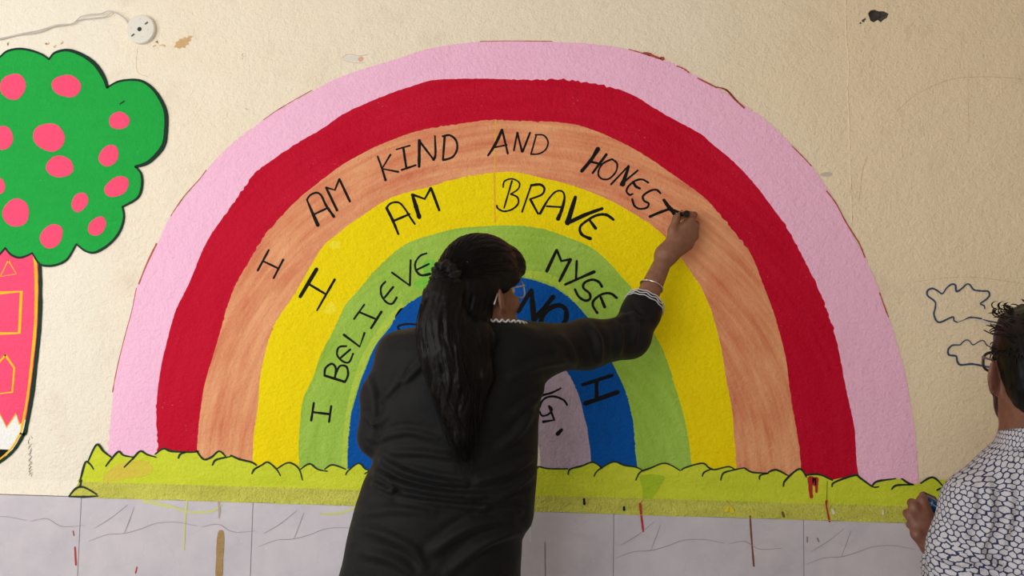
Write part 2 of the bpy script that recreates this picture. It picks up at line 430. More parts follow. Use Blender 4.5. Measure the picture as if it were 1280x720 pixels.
# hair cracks in the plaster
M_CRACK = simple('plaster_crack', srgb(196, 172, 138), .9)
for pts, w in (([(1120, 140), (1140, 122), (1165, 108), (1195, 98), (1240, 96), (1280, 99)], .35), ([(1210, 100), (1211, 180)], .25), ([(1084, 196), (1078, 215), (1074, 250)], .6),
               ([(1064, 230), (1063.5, 245)], 1.6), ([(1066, 270), (1064, 282)], 1.2), ([(1145, 352), (1210, 346), (1280, 355)], .3), ([(172, 60), (171, 88), (185, 96)], .45)):
    b = Flat(.0003); b.stroke(pts, w); b.build('hair_crack', M_CRACK, wall_back)
b = Flat(.0004)
for i in range(26): b.stroke([(38+rng.uniform(-3, 3), 545+i*1.9), (38+rng.uniform(-3, 3), 548+i*1.9)], .55)
b.build('scuff_line', simple('dark_scuff', srgb(128, 108, 108), .9), wall_back)

# floor, ceiling and the side walls the light comes past
def slab(name, lo, hi, mat, label): return tag(box_obj(name, lo, hi, mat), label, kind='structure')
tfl = NT('grey_floor'); tfl.link(tfl.mix(tfl.noise(tfl.pos(), 5, 4), srgb(150, 142, 134), srgb(172, 164, 154)), tfl.b.inputs['Base Color']); tfl.b.inputs['Roughness'].default_value = .6
slab('floor', (X0-.2, -5.2, -.1), (X1+.2, .15, 0), tfl.m, 'grey cement floor of the room')
M_PLAINW = simple('cream_distemper', srgb(226, 214, 188), .8)
slab('ceiling', (X0-.2, -5.2, ZT), (X1+.2, .15, ZT+.1), simple('white_ceiling', srgb(228, 224, 214), .9), 'white ceiling of the room')
def holed_wall():
    V = []; Fc = []
    def bx(lo, hi):
        b = len(V)
        for x in (lo[0], hi[0]):
            for y in (lo[1], hi[1]):
                for z in (lo[2], hi[2]): V.append((x, y, z))
        Fc.extend([[b+i for i in f] for f in ((0, 1, 3, 2), (4, 6, 7, 5), (0, 4, 5, 1), (2, 3, 7, 6), (0, 2, 6, 4), (1, 5, 7, 3))])
    y0, y1, z0, z1 = -3.05, -1.15, .75, 2.75
    bx((X0-.15, -5.2, 0), (X0, y0, ZT)); bx((X0-.15, y1, 0), (X0, 0, ZT)); bx((X0-.15, y0, 0), (X0, y1, z0)); bx((X0-.15, y0, z1), (X0, y1, ZT))
    return tag(mesh_obj('wall_left', V, Fc, M_PLAINW), 'cream side wall with a large window opening', kind='structure')
holed_wall()
slab('wall_front_blocker', (-.55, -5.35, 0), (X1, -5.2, ZT), M_PLAINW, 'unseen cream wall added beside the open doorway to block light')  # added out of view: blocks fill light from the right rear
slab('wall_right', (X1, -5.2, 0), (X1+.15, 0, ZT), M_PLAINW, 'cream side wall on the dim side of the room')

Flat.lift = .0018; Flat.base = .0018
# ------------------------------------------------------------------ rainbow mural
OUT = [(132, 606), (133, 585), (134.5, 565), (137, 540), (139, 522), (144, 472), (151, 442), (162, 402), (171, 360), (182, 335), (197, 305), (212, 272), (235, 242), (257, 215), (290, 180), (320, 157), (345, 140), (390, 114), (427, 96), (495, 74), (540, 61), (595, 53), (640, 51.5), (690, 52.5), (740, 55), (790, 64), (832, 76), (870, 95), (910, 118), (940, 138), (958, 151), (988, 180), (1014, 208), (1040, 247), (1062, 287), (1081, 322), (1097, 360), (1110, 395), (1120, 427), (1132, 475), (1140, 520), (1144, 545), (1146, 575), (1148.5, 604), (1150, 618)]
PR = [(197, 606), (197, 585), (197, 560), (196, 540), (195.5, 510), (200, 472), (207, 435), (220, 390), (235, 358), (250, 320), (265, 292), (297, 247), (320, 217), (335, 205), (370, 180), (405, 160), (430, 142), (467, 125), (520, 107), (545, 100), (582, 99), (640, 99), (697, 100), (740, 104), (785, 117), (820, 137), (872, 165), (890, 180), (915, 200), (940, 227), (960, 254), (985, 287), (1002, 320), (1023, 360), (1037, 395), (1047, 435), (1057, 485), (1068, 540), (1071, 577), (1074, 597), (1075, 615)]
RO = [(248, 606), (247, 585), (247, 562), (250, 522), (257, 480), (265, 450), (275, 415), (293, 359), (318, 318), (335, 290), (370, 252), (415, 215), (445, 197), (481, 179), (520, 165), (570, 155), (607, 151), (640, 151), (702, 154), (740, 162), (777, 178), (815, 200), (852, 227), (885, 252), (915, 287), (940, 320), (956, 362), (971, 405), (980, 440), (987, 485), (996, 540), (1000, 572), (1001, 590), (1002, 612)]
OY = [(315, 608), (316, 590), (317, 560), (318, 540), (322, 510), (326, 470), (335, 430), (347, 400), (374, 358), (402, 310), (420, 295), (450, 272), (490, 247), (545, 231), (595, 219), (640, 215.5), (677, 222), (715, 232), (750, 245), (780, 261), (822, 287), (847, 317), (860, 335), (876, 360), (890, 392), (900, 430), (907, 467), (915, 515), (917, 540), (919, 570), (920, 590), (921, 610)]
YG = [(373, 608), (374, 590), (374, 565), (375, 535), (379, 500), (390, 475), (402, 442), (420, 407), (432, 382), (452, 358), (475, 332), (505, 307), (545, 292), (585, 284), (640, 282), (672, 285), (705, 295), (735, 307), (760, 327), (780, 350), (790, 362), (812, 407), (830, 440), (840, 472), (852, 510), (859, 540), (863, 565), (865, 590), (866, 608)]
GB = [(435, 608), (435, 585), (437, 535), (442, 505), (455, 467), (470, 432), (490, 405), (500, 387), (530, 368), (560, 352), (600, 344), (635, 344), (657, 348), (673, 352), (695, 360), (712, 373), (727, 388), (737, 401), (752, 427), (767, 457), (780, 485), (790, 520), (793, 545), (796, 580), (797, 608)]
BV = [(494, 606), (495, 580), (498, 545), (506, 510), (518, 478), (540, 447), (570, 425), (605, 415), (640, 419), (672, 432), (697, 452), (715, 474), (725, 500), (731, 525), (735, 540), (739, 577), (740, 606)]
VI = [(556, 606), (557, 580), (561, 552), (570, 528), (588, 508), (612, 500), (636, 504), (655, 518), (668, 540), (674, 562), (676, 585), (677, 606)]
rainbow = tag(empty('rainbow_mural', W(642, 580)), 'large seven-band rainbow painted on the cream wall with black hand lettering', 'mural')
rainbow.location.y = 0
def rough(C, amp):
    n_ = 420; c = resample(smooth_curve(C, 6), n_)
    t = np.gradient(c, axis=0); t /= np.linalg.norm(t, axis=1)[:, None]; nn = np.c_[-t[:, 1], t[:, 0]]
    ph = rng.uniform(0, 6.28, 4); s = np.linspace(0, 1, n_)
    zone = np.clip(np.sin(23*s+ph[2])+.4*np.sin(61*s+ph[3]), 0, 1)
    off = amp*(.5*np.sin(40*s+ph[0])+.4*np.sin(95*s+ph[1])+rng.normal(0, .22, n_)+zone*rng.normal(0, .8, n_))
    return c+nn*off[:, None]
edges = [rough(c, a) for c, a in ((OUT, .7), (PR, .9), (RO, .8), (OY, .7), (YG, .5), (GB, .6), (BV, .6), (VI, .6))]
for i, (nm, mat, lab) in enumerate((('pink_band', M_PINK, 'outermost pink band'), ('red_band', M_RED, 'crimson band'), ('orange_band', M_ORANGE, 'streaky orange band'), ('yellow_band', M_YELLOW, 'bright yellow band'),
                                    ('lime_band', M_LIME, 'lime green band'), ('blue_band', M_BLUE, 'strong blue band'), ('violet_band', M_VIOLET, 'pale violet innermost band'))):
    b = Flat(.0006+.00012*i); b.strip(edges[i], edges[i+1]); tag(b.build(nm, mat, rainbow), lab)
# rusty under-colour peeping out along the outer rim
for pts, w in (([(786, 62), (800, 66), (812, 70)], 1.2), ([(804, 66), (811, 68), (818, 71), (826, 74)], [1, 4.5, 3, 2]), ([(826, 73), (829, 74)], 4.5), ([(846, 83), (854, 86), (861, 91)], 1.6), ([(872, 98), (884, 104), (896, 110)], 1.8),
               ([(896, 109), (908, 113), (918, 124), (930, 135)], [1, 2.2, 2, 3]), ([(905, 111), (912, 116), (922, 127)], 1.0), ([(990, 183), (1004, 197), (1014, 208)], 1.2), ([(1033, 239), (1045, 255), (1056, 276), (1066, 292), (1074, 305), (1081, 322)], 1.4), ([(1099, 366), (1104, 380), (1110, 396)], 1.4),
               ([(171, 360), (165, 390), (158, 415), (148, 455), (141, 490)], 1.0), ([(196, 305), (184, 330), (174, 355)], 2.0), ([(390, 113), (350, 136), (330, 150)], .8), ([(258, 213), (250, 224), (230, 246), (214, 270)], 1.0), ([(600, 52), (640, 51.5), (690, 52)], .8)):
    b = Flat(.0008); b.stroke(pts, w, jit=.3); tag(b.build('rim_undercoat', M_RUST, rainbow), 'rust red undercoat along the rim')
# tone patches in the bands
ca = crop(300, 290, 4.8)
for pts, m in ((ca([(497, 490), (520, 440), (548, 415), (575, 440), (588, 470), (560, 490)]), paint('pale_yellow_paint', srgb(250, 232, 60), srgb(247, 226, 30), .6, .5)),
               (ca([(530, 80), (560, 50), (605, 60), (600, 95), (560, 105)]), bpy.data.materials['pale_yellow_paint'])):
    b = Flat(.0012); b.poly(pts); b.build('brush_patch', m, rainbow)
mg = paint('grass_green_patch', srgb(120, 198, 66), srgb(140, 206, 74), .7, .5)
b = Flat(.0013); b.poly(smooth_curve(ca([(1040, 310), (1062, 332), (1100, 342), (1150, 310), (1185, 240), (1170, 175), (1120, 168), (1095, 200), (1100, 260)]), 4, True)); b.build('brush_patch', mg, rainbow)
my = paint('yellowish_lime', srgb(190, 214, 80), srgb(170, 204, 74), .8, .5)
b = Flat(.0012)
b.strip(resample(smooth_curve([(434, 588), (435.5, 545), (441, 505), (453, 468), (468, 434), (488, 405), (505, 384)], 5), 40), resample(smooth_curve([(427, 588), (430, 540), (437, 495), (449, 455), (464, 425), (484, 398), (503, 378)], 5), 40)); b.build('brush_patch', my, rainbow)
b = Flat(.0012); b.strip(resample(smooth_curve([(657, 347), (680, 351), (700, 361), (722, 380)], 5), 20), resample(smooth_curve([(655, 338), (682, 341), (706, 353), (724, 374)], 5), 20)); b.build('brush_patch', my, rainbow)
mo = paint('orange_drip', srgb(240, 180, 60), srgb(236, 200, 40), .6, .5)
b = Flat(.0013); b.stroke([(620, 150), (619, 190), (619, 216)], 1.2); b.stroke([(618, 216), (618.5, 250), (619, 277)], 2.2); b.build('paint_run', mo, rainbow)

# --- lettering
cA = crop(300, 140, 4.5); cB = crop(590, 140, 4.237); cC = crop(300, 290, 4.8); cD = crop(370, 360, 3.0); cE = crop(640, 300, 6.0); cF = crop(660, 440, 4.5); cG = crop(640, 180, 4.0); cH = crop(420, 380, 4.0)
words = [
 ('I', 'black letter I on the orange band', [('I', cC, [([(175, 108), (108, 232)], 2.3), ([(262, 165), (203, 278)], 2.4), ([(140, 175), (230, 218)], 2.2)])]),
 ('AM', 'black word AM on the orange band', [
   ('A', cA, [([(378, 495), (410, 570), (440, 638)], [2, 3, 4.2]), ([(378, 495), (395, 470), (430, 455), (458, 470), (485, 525), (530, 590)], [2, 2, 2.2, 2.2, 2.6, 3.2]), ([(415, 578), (495, 540)], 2.2)]),
   ('M', cA, [([(485, 425), (548, 555)], 2.6), ([(485, 425), (535, 440), (560, 378)], 2.2, 0), ([(560, 378), (620, 505)], 2.6)])]),
 ('KIND', 'black word KIND on the orange band', [
   ('K', cA, [([(775, 250), (800, 320), (820, 385)], [2, 2.2, 2.8]), ([(848, 240), (800, 320), (892, 338)], 2.2, 0)]),
   ('I', cA, [([(880, 212), (957, 190)], 1.8), ([(920, 205), (937, 320)], 2.6), ([(910, 327), (990, 300)], 2.2)]),
   ('N', cA, [([(1010, 160), (1008, 310)], 3.2), ([(1008, 162), (1092, 272)], 2.3), ([(1097, 135), (1100, 240), (1088, 270)], [1.8, 2.4, 3.4])]),
   ('D', cA, [([(1152, 140), (1142, 270)], 2.4), ([(1140, 138), (1180, 132), (1215, 160), (1222, 210), (1195, 255), (1142, 272)], 2.3)])]),
 ('AND', 'black word AND on the orange band', [
   ('A', cB, [([(160, 95), (125, 170), (85, 232)], [3.4, 3, 2.2]), ([(160, 95), (190, 222)], 2.2), ([(115, 190), (185, 175)], 1.8)]),
   ('N', cB, [([(240, 110), (222, 205)], 2), ([(240, 110), (265, 212)], 2.2), ([(308, 110), (268, 212)], 2.2)]),
   ('D', cB, [([(340, 125), (312, 225)], 1.8), ([(335, 122), (380, 125), (403, 160), (390, 200), (355, 222), (312, 225)], 1.8)])]),
 ('HONEST', 'black word HONEST on the orange band', [
   ('H', cB, [([(668, 195), (630, 255), (580, 315)], [4.6, 4, 3.6]), ([(712, 225), (638, 325)], 2.8), ([(620, 262), (685, 278)], 2.6)]),
   ('O', cB, [([(740, 250), (768, 275), (760, 320), (722, 356), (682, 352), (668, 320), (692, 275), (742, 250)], 2.0)]),
   ('N', cB, [([(830, 285), (735, 385)], 2), ([(830, 290), (796, 385)], [2.2, 5.4]), ([(878, 310), (785, 388)], 2)]),
   ('E', cG, [([(682, 195), (650, 178), (615, 185), (582, 212), (572, 238), (588, 255), (603, 250)], 2.2), ([(605, 190), (618, 212), (640, 224)], [3, 3, 2.4])]),
   ('S', cG, [([(742, 248), (722, 230), (690, 235), (655, 260), (660, 285), (682, 297), (675, 318), (640, 325), (612, 310), (600, 275)], 2.3)]),
   ('T', cG, [([(758, 280), (785, 318), (818, 360)], [3.2, 4.4, 3]), ([(800, 322), (745, 340), (688, 364)], [2.4, 3, 3.6]), ([(790, 326), (840, 345)], 3)])]),
 ('I', 'bold black letter I on the yellow band', [('I', cC, [([(462, 222), (362, 390)], [4.6, 4.2]), ([(570, 285), (520, 372), (463, 472)], [3, 2.6, 1.8]), ([(410, 310), (510, 370)], 2.6)])]),
 ('AM', 'black word AM on the yellow band', [
   ('A', cA, [([(825, 540), (860, 610), (892, 688)], [3.4, 3.2, 2.2]), ([(825, 540), (850, 514), (893, 510), (925, 540), (955, 588), (985, 632)], 2.2), ([(868, 612), (955, 575)], 2.6)]),
   ('M', cA, [([(970, 465), (990, 530), (1010, 595)], [3, 4.6, 4.8]), ([(970, 465), (1040, 490), (1075, 428)], 2.6, 0), ([(1075, 428), (1122, 555)], 2.8)])]),
 ('BRAVE', 'black word BRAVE on the yellow band', [
   ('B', cB, [([(212, 365), (170, 510)], 1.8), ([(165, 400), (172, 368), (212, 355), (250, 375), (245, 408), (205, 436)], 1.8), ([(205, 436), (240, 452), (245, 485), (215, 515), (170, 527), (138, 512), (132, 496)], 2.0)]),
   ('R', cB, [([(315, 385), (265, 530)], 2), ([(312, 390), (360, 385), (383, 405), (370, 438), (308, 462)], [2.8, 2.8, 2.6, 2.2, 2]), ([(308, 462), (350, 540)], 2.6)]),
   ('A', cB, [([(360, 540), (400, 470), (440, 425), (475, 420), (490, 450), (478, 510), (455, 568)], [3, 2.2, 2, 2, 2.2, 3.4, 4.6]), ([(395, 500), (480, 505)], 2.2)]),
   ('V', cB, [([(548, 450), (505, 590)], [4, 6.2]), ([(505, 590), (600, 545), (690, 512)], [4.5, 4, 3.4])]),
   ('E', cB, [([(750, 572), (710, 545), (660, 548), (610, 575), (572, 610), (582, 650), (628, 672)], [2.8, 3.4, 2.6, 2.6, 2.8, 3.2, 4]), ([(620, 570), (655, 618)], [2.6, 3.4])])]),
 ('I', 'black letter I on the lime band', [('I', cD, [([(68, 430), (58, 497)], 2.4), ([(133, 442), (125, 502)], 2.4), ([(62, 465), (130, 473)], 2.6)])]),
 ('BELIEVE', 'black word BELIEVE on the lime band', [
   ('B', cD, [([(108, 328), (185, 352)], 2.8), ([(108, 328), (112, 300), (135, 284), (150, 300), (147, 335)], 2.4), ([(149, 325), (165, 293), (190, 295), (196, 325), (185, 352)], 2.4)]),
   ('E', cD, [([(190, 218), (162, 222), (155, 250), (175, 274), (200, 278), (215, 246)], 2.2), ([(168, 262), (205, 230)], 2.2)]),
   ('L', cD, [([(180, 175), (240, 220), (258, 168)], 2.6, 0)]),
   ('I', cC, [([(748, 435), (685, 523)], 2.2), ([(850, 478), (787, 578)], 2.8), ([(715, 480), (815, 522)], 2.4)]),
   ('E', cC, [([(875, 298), (848, 330), (850, 380), (880, 422), (915, 430), (942, 392)], 2.3), ([(868, 395), (920, 330)], 2.5)]),
   ('V', cC, [([(912, 243), (1020, 322)], 2.2), ([(1025, 168), (1020, 322)], 2.4)]),
   ('E', cC, [([(1122, 128), (1080, 145), (1052, 190), (1060, 235), (1090, 260), (1142, 252)], [1.8, 2.2, 2.2, 2.4, 2.6, 3]), ([(1060, 228), (1135, 192)], 2.2)])]),
 ('MYSE', 'black letters MYSE on the lime band', [
   ('M', cE, [([(260, 235), (335, 75)], [4.2, 2.6]), ([(335, 75), (370, 158), (440, 145)], 2.8, 0), ([(440, 145), (355, 310)], 3.2)]),
   ('Y', cE, [([(485, 155), (480, 290)], 2.6), ([(618, 238), (510, 285), (398, 335)], [4, 3, 2.8])]),
   ('S', cE, [([(675, 352), (650, 315), (600, 298), (545, 320), (535, 360), (580, 400), (585, 440), (550, 455), (500, 425), (472, 370)], 2.8)]),
   ('E', cE, [([(785, 435), (740, 402), (680, 405), (620, 445), (605, 490), (640, 548)], 2.8), ([(665, 430), (695, 505)], 3.4)])]),
 ('NO', 'bold black letters NO on the blue band', [
   ('N', cE, [([(45, 540), (145, 375)], 4.6), ([(145, 375), (165, 600)], [5, 6.4]), ([(165, 600), (310, 425)], 5)]),
   ('O', cE, [([(270, 720), (225, 650), (225, 580), (280, 515), (350, 490), (402, 520), (405, 590), (370, 650), (345, 710)], 5.2)])]),
 ('H', 'bold black letter H on the blue band', [('H', cF, [([(305, 185), (475, 130)], 3.6), ([(320, 290), (505, 225)], [5.4, 4.6]), ([(385, 165), (385, 265)], 4.4)])]),
 ('letter_loop', 'black letter loop on the blue band', [('A', cH, [([(460, 108), (430, 106), (360, 100), (312, 112), (330, 133), (420, 130), (460, 128)], 2.2)])]),
 ('NG', 'black letters on the violet band', [('N', cF, [([(60, 262), (75, 245), (130, 230), (185, 203)], [3, 3, 2.4, 1.8])]),
   ('G', cF, [([(66, 310), (78, 278), (105, 255), (150, 250), (200, 270), (220, 298)], 2.4), ([(66, 335), (80, 358), (115, 350), (135, 322), (118, 303)], 2.2), ([(118, 303), (148, 382), (85, 392)], 3, 0)]),
   ('full_stop', cF, [([(165, 462), (190, 435)], [4.6, 3])])]),
]
for txt, lab, letters in words:
    w = tag(empty('painted_word', (0, 0, 0)), lab); w.parent = rainbow
    for ch, cr, strokes in letters:
        b = Flat(.0016)
        for s in strokes:
            b.stroke(cr(s[0]), np.array(s[1])*1.14, curve=(len(s) < 3))
        b.build('letter', M_INK, w)

# ------------------------------------------------------------------ painted grass strip
Flat.base = .0040
q0 = crop(0, 540, 4); q1 = crop(320, 540, 4); q2 = crop(640, 540, 4); q3 = crop(960, 540, 4)
gst = [(q0, [[(400, 262), (412, 215), (432, 150), (455, 160), (472, 185)], [(445, 145), (487, 62), (520, 95), (560, 125)],
            [(533, 170), (560, 135), (597, 97), (620, 115), (670, 125)], [(625, 175), (670, 130), (705, 95), (740, 112), (785, 125)], [(780, 110), (820, 82), (860, 95), (960, 100), (995, 95)], [(895, 130), (905, 110), (930, 102)],
            [(985, 92), (1020, 135), (1060, 125), (1098, 95), (1130, 120)], [(1065, 165), (1080, 140), (1120, 128), (1155, 122)], [(1155, 115), (1200, 135), (1260, 150), (1285, 165)], [(1262, 208), (1275, 185), (1300, 172)]]),
       (q1, [[(0, 180), (30, 165), (62, 150), (105, 185), (125, 218)], [(108, 182), (165, 152), (215, 180), (235, 240)], [(225, 185), (270, 158), (310, 185), (360, 195)], [(345, 185), (385, 163), (450, 185)], [(450, 212), (465, 190), (515, 155), (550, 185), (575, 190)], [(545, 208), (570, 192), (610, 170), (660, 190), (700, 175)]]),
       (q2, [[(60, 200), (118, 185), (135, 172), (180, 182), (280, 183)], [(280, 212), (290, 185), (350, 168), (405, 150), (450, 180)], [(410, 220), (430, 190), (505, 148), (560, 165), (620, 175), (650, 190)], [(618, 240), (640, 200), (690, 180), (765, 155), (840, 192)], [(845, 190), (870, 175), (950, 155), (980, 175), (1010, 187), (1080, 172), (1110, 185)],
            [(950, 220), (960, 200), (1000, 182)], [(1042, 240), (1055, 205), (1100, 190), (1160, 178)], [(1160, 178), (1200, 200), (1280, 205)], [(1235, 235), (1240, 215), (1280, 205)]]),
       (q3, [[(0, 200), (40, 188), (100, 218)], [(75, 270), (85, 240), (155, 183), (190, 225)], [(185, 215), (250, 210), (320, 240)], [(318, 272), (330, 250), (430, 215), (460, 230), (520, 272), (550, 272)], [(520, 265), (545, 245), (635, 232)], [(615, 285), (640, 265), (720, 262)], [(665, 232), (700, 255), (725, 262)], [(760, 255), (820, 225), (872, 270)], [(840, 290), (870, 275)]])]
grass = tag(empty('painted_grass', W(640, 620)), 'yellow-green painted grass strip with dark jagged outline below the rainbow', 'mural')
grass.location.y = 0
top = q0([(340, 322), (380, 280), (400, 262), (412, 215), (432, 150), (445, 145), (487, 64), (520, 95), (550, 120), (560, 135), (597, 97), (620, 115), (660, 122), (705, 95), (740, 112), (780, 115), (820, 84), (860, 95), (960, 100), (990, 95), (1020, 133), (1060, 125), (1098, 97), (1130, 118), (1155, 117), (1200, 135), (1260, 150)]) + \
      q1([(10, 175), (62, 150), (105, 183), (165, 152), (215, 180), (270, 158), (310, 185), (350, 185), (385, 163), (455, 188), (515, 155), (550, 185), (575, 190), (610, 170), (660, 190), (760, 170), (900, 190), (1050, 168), (1200, 190)]) + \
      q2([(0, 190), (60, 185), (118, 183), (135, 172), (180, 182), (285, 183), (405, 150), (445, 178), (505, 148), (560, 165), (620, 175), (648, 188), (690, 180), (765, 155), (842, 190), (950, 155), (1010, 187), (1080, 172), (1110, 185), (1160, 178), (1200, 200), (1270, 205)]) + \
      q3([(0, 200), (40, 188), (100, 216), (155, 183), (190, 215), (250, 210), (320, 238), (430, 215), (460, 230), (520, 268), (560, 245), (635, 232), (665, 234), (720, 258), (760, 257), (820, 225), (850, 240), (920, 232), (960, 250)])
# lower rim of the strip = top of the sloping plaster foot
def foot_px(x):
    lo, hi = 560., 720.
    for _ in range(40):
        m = (lo+hi)/2
        if W(x, m)[2] > ZL+CH: lo = m
        else: hi = m
    return lo
bot = [(x, min(foot_px(x), 900)) for x in np.linspace(top[-1][0], 97, 40)]
b = Flat(.0024); b.poly([p for p in top if p[1] < foot_px(p[0])-.3]+bot); b.build('grass_field', M_GRASS, grass)
# paint carried over the sloping foot
xa, xb = float(W(92, 618)[0]), float(W(1198, 640)[0]); V = []; Fc = []; n = 60
for i in range(n+1):
    x = xa+(xb-xa)*i/n; r = rng.uniform(-.002, .001)
    V += [(x+(.020 if i == 0 else 0), -.0042, ZL+CH), (x, TY-.0006+.0003, ZL+.003+r*0), (x, TY-.0012, ZL-.002+r)]
for i in range(n):
    for k in range(2): Fc.append([3*i+k, 3*i+k+1, 3*i+k+4, 3*i+k+3])
mesh_obj('grass_foot', V, Fc, M_SKIRT, grass)
gi = 0
for cr, L in gst:
    for s in L:
        gi += 1
        w = [1.6, 2.2, 2.0, 1.5] if cr in (q1, q2) else [1.8, 2.8, 2.4, 1.6]
        b = Flat(.0032); b.stroke(cr(s), w); b.build('blade_outline', M_OLIVE, grass)
# colours that were brushed into the grass
for pts, m in ((q0([(520, 250), (540, 195), (620, 150), (720, 140), (770, 180), (740, 215), (620, 235)]), paint('peach_in_grass', srgb(212, 208, 66), srgb(218, 192, 78), .9, .5)),
               (q2([(645, 215), (760, 220), (740, 270), (700, 330), (660, 350), (650, 280)]), paint('green_in_grass', srgb(178, 204, 48), srgb(164, 196, 48), .8, .5))):
    b = Flat(.0028); b.poly(smooth_curve(pts, 4, True)); b.build('brush_patch', m, grass)
for pts, w, m in ((q3([(212, 232), (210, 280), (215, 325)]), [8, 5, 4], M_DRIP), (q3([(240, 232), (240, 300)]), [5, 3], M_DRIP), (q3([(228, 230), (230, 262)]), 5, M_DRIP), (q3([(294, 245), (292, 345)]), .6, M_OLIVE)):
    b = Flat(.0030); b.stroke(pts, w); b.build('paint_run', m, grass)

class FootFlat(Flat):
    def add(s, poly2, faces, h=None, loop=None):
        b = len(s.V)
        for p in poly2:
            d = .004
            for _ in range(4):
                q = W(p[0], p[1], d); f_ = min(max((ZL+CH-q[2])/CH, 0), 1.05); d = .0054+f_*(.0148-.0054+.0004)
            s.V.append((q[0], -d-.0006, q[2]))
        s.F += [[b+i for i in f] for f in faces]
for L, w in (([(345, 321), (380, 282), (420, 276), (485, 312)], [1.8, 2.8, 2.6, 1.8]), ([(345, 322), (420, 324), (490, 320)], [2.2, 3, 1.6]), ([(400, 275), (403, 262), (406, 240)], 2.2)):
    b = FootFlat(.0); b.stroke(q0(L), w); b.build('blade_outline', M_OLIVE, grass)
# drips and smears on the tiles: laid on the tile face
class TileFlat(Flat):
    cnt = 0
    def _wall(s, p): q = W(p[0], p[1], -TY+.0003); return q
    def add(s, poly2, faces, h=None, loop=None):
        b = len(s.V); TileFlat.cnt += 1; s.h += .00002
        for p in poly2:
            q = s._wall(p); s.V.append((q[0], TY-.0010-TileFlat.cnt*.00001, q[2]))
        s.F += [[b+i for i in f] for f in faces]
for cr, pts, w, m in ((q2, [(640, 358), (648, 430), (656, 497)], [3, 3, 2.6], M_DRIP), (q2, [(1190, 420), (1198, 540), (1209, 670)], [2, 2.4, 2.4], simple('brown_drip', srgb(120, 70, 52), .6)), (q3, [(292, 345), (292, 375), (308, 448)], [3.4, 2, 2.4], M_DRIP),
                      (q0, [(375, 575), (380, 665)], 2.2, M_DRIP), (q0, [(366, 495), (370, 518)], 1.4, M_DRIP), (q0, [(685, 675), (678, 705)], 1.6, M_DRIP), (q0, [(935, 345), (925, 440), (920, 590)], [2.4, 2.2, 1.6], M_LIMEDRIP),
                      (q0, [(720, 345), (850, 372), (950, 400), (1060, 395), (1110, 360)], [5, 3.5, 2.5, 3, 1.5], M_LIMEDRIP), (q1, [(320, 410), (400, 408), (470, 390), (500, 368)], [2, 3, 3.5, 2], M_LIMEDRIP),
                      (q0, [(1105, 500), (1100, 600), (1095, 720)], [8, 9.5, 8.5], M_OCHRE), (q0, [(1092, 345), (1098, 385), (1095, 430)], [2, 3.2, 1.6], simple('pale_brown_smear', srgb(176, 164, 152), .8)),
                      (q2, [(92, 445), (92, 548)], 1.3, simple('white_drip', srgb(226, 222, 218), .6)), (q2, [(360, 335), (362, 362)], 3.2, M_INK), (q2, [(560, 375), (560, 390)], 3, M_INK), (q3, [(72, 402), (80, 425)], 3, simple('brown_spot', srgb(110, 84, 40), .7)),
                      (q2, [(1070, 392), (1085, 378), (1102, 396)], 5, simple('yellow_spot', srgb(226, 208, 40), .6)), (q3, [(322, 388), (328, 408)], 3.4, simple('white_spot', srgb(226, 224, 200), .6)), (q3, [(574, 392), (574, 412)], 2.6, simple('white_spot2', srgb(222, 220, 196), .6)),
                      (q2, [(164, 550), (165, 640), (167, 722)], .7, simple('tile_crack', srgb(96, 90, 92), .8)), (q3, [(196, 525), (196, 550)], 2, simple('tile_stain', srgb(138, 130, 130), .8)), (q3, [(246, 530), (254, 548)], 2, bpy.data.materials['tile_stain'])):
    b = TileFlat(.0004); b.stroke(cr(pts), w); b.build('paint_drip', m, dado)
# printed veins repeat on every tile
M_VEIN = simple('tile_vein', srgb(146, 138, 142), .5)
VE = [[(10, 30), (30, 17), (50, 0)], [(46, 36), (52, 20), (58, 3)], [(3, 47), (25, 38), (45, 36), (65, 30), (85, 22), (110, 20), (135, 24)], [(140, 25), (160, 21), (178, 30), (205, 28)]]
for ox in (-106, 108, 320, 548, 766, 1004):
    yo = 622+(ox+0)*.0325
    for v in VE:
        if ox == 548: continue
        b = TileFlat(.0002); b.stroke([(ox+x*1.03, yo+4+y+x*.03) for x, y in v], [.4, .7, .6, .4]); b.build('tile_vein', M_VEIN, dado)

# ------------------------------------------------------------------ painted tree with a pencil trunk
Flat.base = .0018
tree = tag(empty('painted_tree', W(0, 400)), 'green painted tree with coral pink dots and a pencil trunk on the wall', 'mural'); tree.location.y = 0
c0 = crop(0, 0, 4); c1 = crop(0, 180, 4); c2 = crop(0, 360, 4)
lobes = [c0([(-60, 330), (0, 290), (40, 258), (100, 246), (160, 255), (215, 275), (250, 300)]), c0([(250, 297), (280, 265), (345, 253), (420, 280), (480, 325), (520, 385), (540, 440)]),
         c0([(540, 440), (600, 408), (690, 402), (750, 430), (800, 490), (832, 570), (830, 680), (818, 730), (790, 770), (740, 815), (680, 835)]),
         c1([(680, 115), (708, 150), (712, 210), (690, 270), (615, 315)]), c1([(615, 315), (622, 370), (600, 440), (550, 500), (480, 542), (430, 535), (385, 500)]),
         c1([(382, 505), (340, 575), (290, 603), (240, 610), (200, 598), (165, 545)]), c1([(165, 545), (130, 562), (95, 568), (58, 553), (30, 520)]), c1([(30, 520), (-10, 560), (-70, 570), (-130, 550), (-160, 520)]),
         c1([(-160, 520), (-230, 600), (-330, 600), (-400, 500)]), c1([(-400, 500), (-500, 540), (-600, 460), (-620, 330)]), c1([(-620, 330), (-720, 260), (-720, 150), (-640, 100)]), c1([(-640, 100), (-800, 40), (-830, -120), (-740, -280), (-560, -300)]),
         c1([(-560, -300), (-520, -420), (-380, -480), (-230, -440), (-200, -390), (-60, -390)])]
